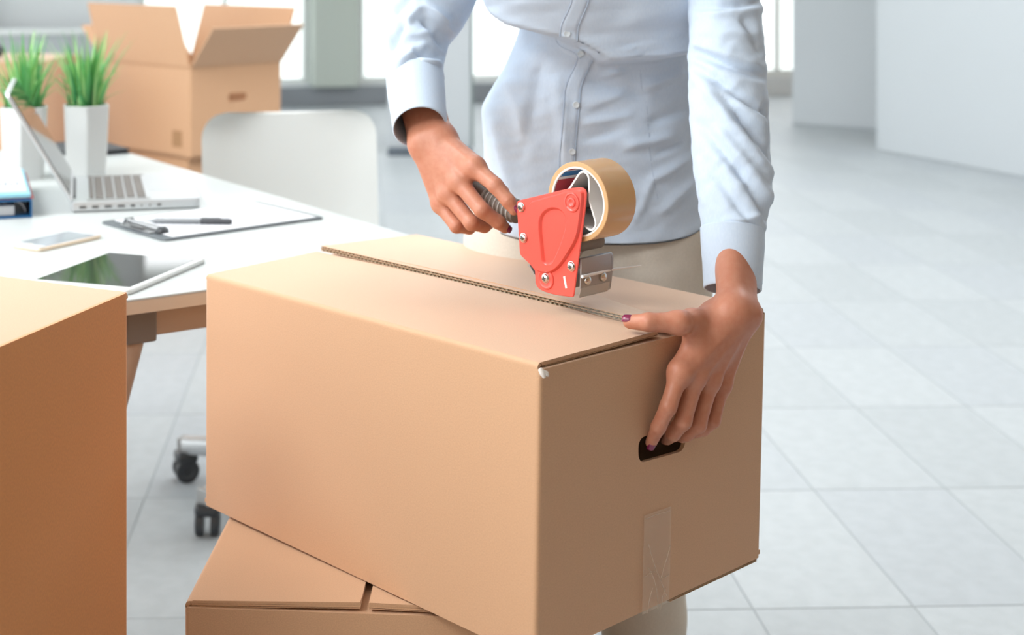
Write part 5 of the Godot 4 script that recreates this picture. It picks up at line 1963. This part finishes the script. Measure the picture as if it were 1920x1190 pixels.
	nails.append([mt, mt - md, nn, 0.0050, 0.0110, 0.0070, 0.001])
	# ---- arms under the sleeves, trunk, neck and head, in a coarser mesh
	f = Field.new()
	var sl := Vector3(0.395, 1.30, -2.03)
	var sr := Vector3(0.155, 1.33, -2.07)
	var hd := Vector3(0.272, 1.575, -1.99)
	f.groups = [[[Field.bone(sl, F2, 0.028, 0.026), Field.bone(F2, F1.lerp(F2, 0.35), 0.026, 0.022), Field.bone(sr, f2, 0.028, 0.022), Field.bone(f2, f1.lerp(f2, 0.35), 0.022, 0.020), Field.bone(sl, sr, 0.032, 0.032),
		Field.bone(Vector3(0.23, 1.28, -2.075), Vector3(0.235, 0.95, -2.15), 0.07, 0.06), Field.bone(Vector3(0.31, 1.28, -2.075), Vector3(0.305, 0.95, -2.15), 0.07, 0.06), Field.bone(Vector3(0.272, 1.33, -2.07), hd + Vector3(0, -0.06, -0.03), 0.058, 0.05)], 0.03]]
	f.nets(g, Vector3(-0.05, 0.86, -2.25), Vector3(0.47, 1.50, -1.76), 0.012)
	f = Field.new()
	f.groups = [[[Field.bone(hd + Vector3(0, 0.04, -0.03), hd + Vector3(0, 0.035, -0.01), 0.088, 0.085), Field.bone(hd + Vector3(0, 0.0, 0.015), hd + Vector3(0, -0.06, 0.03), 0.066, 0.045), Field.bone(hd + Vector3(0, -0.085, 0.04), hd + Vector3(0, -0.09, 0.045), 0.03, 0.03), Field.bone(hd + Vector3(0, -0.06, -0.03), hd + Vector3(0, -0.16, -0.05), 0.05, 0.052)], 0.03],
		[[Field.bone(hd + Vector3(0, 0.01, 0.078), hd + Vector3(0, -0.03, 0.098), 0.008, 0.011)], 0.005], [[Field.bone(hd + Vector3(-0.016, -0.062, 0.075), hd + Vector3(0.016, -0.062, 0.075), 0.007, 0.007)], 0.004],
		[[Field.bone(hd + Vector3(0.078, 0.0, -0.01), hd + Vector3(0.082, -0.035, -0.005), 0.012, 0.008)], 0.004], [[Field.bone(hd + Vector3(-0.078, 0.0, -0.01), hd + Vector3(-0.082, -0.035, -0.005), 0.012, 0.008)], 0.004]]
	f.dents = [[Field.bone(hd + Vector3(0.032, 0.008, 0.085), hd + Vector3(0.034, 0.008, 0.085), 0, 0), 0.007, 0.014], [Field.bone(hd + Vector3(-0.032, 0.008, 0.085), hd + Vector3(-0.034, 0.008, 0.085), 0, 0), 0.007, 0.014]]
	f.nets(g, hd + Vector3(-0.11, -0.2, -0.14), hd + Vector3(0.11, 0.15, 0.13), 0.006)
	var b := put("body", g, M.skin, o)
	for s in [-1, 1]:
		var e := G.new()
		e.lathe(xf(hd + Vector3(s * 0.032, 0.008, 0.066)), [Vector2(0, -0.011), Vector2(0.008, -0.008), Vector2(0.011, 0), Vector2(0.008, 0.008), Vector2(0, 0.011)], 14)
		put("eye", e, M.white_plastic, b)
	for q in nails:
		nail(b, q[0], q[1], q[2], q[3], q[4], q[5], q[6])
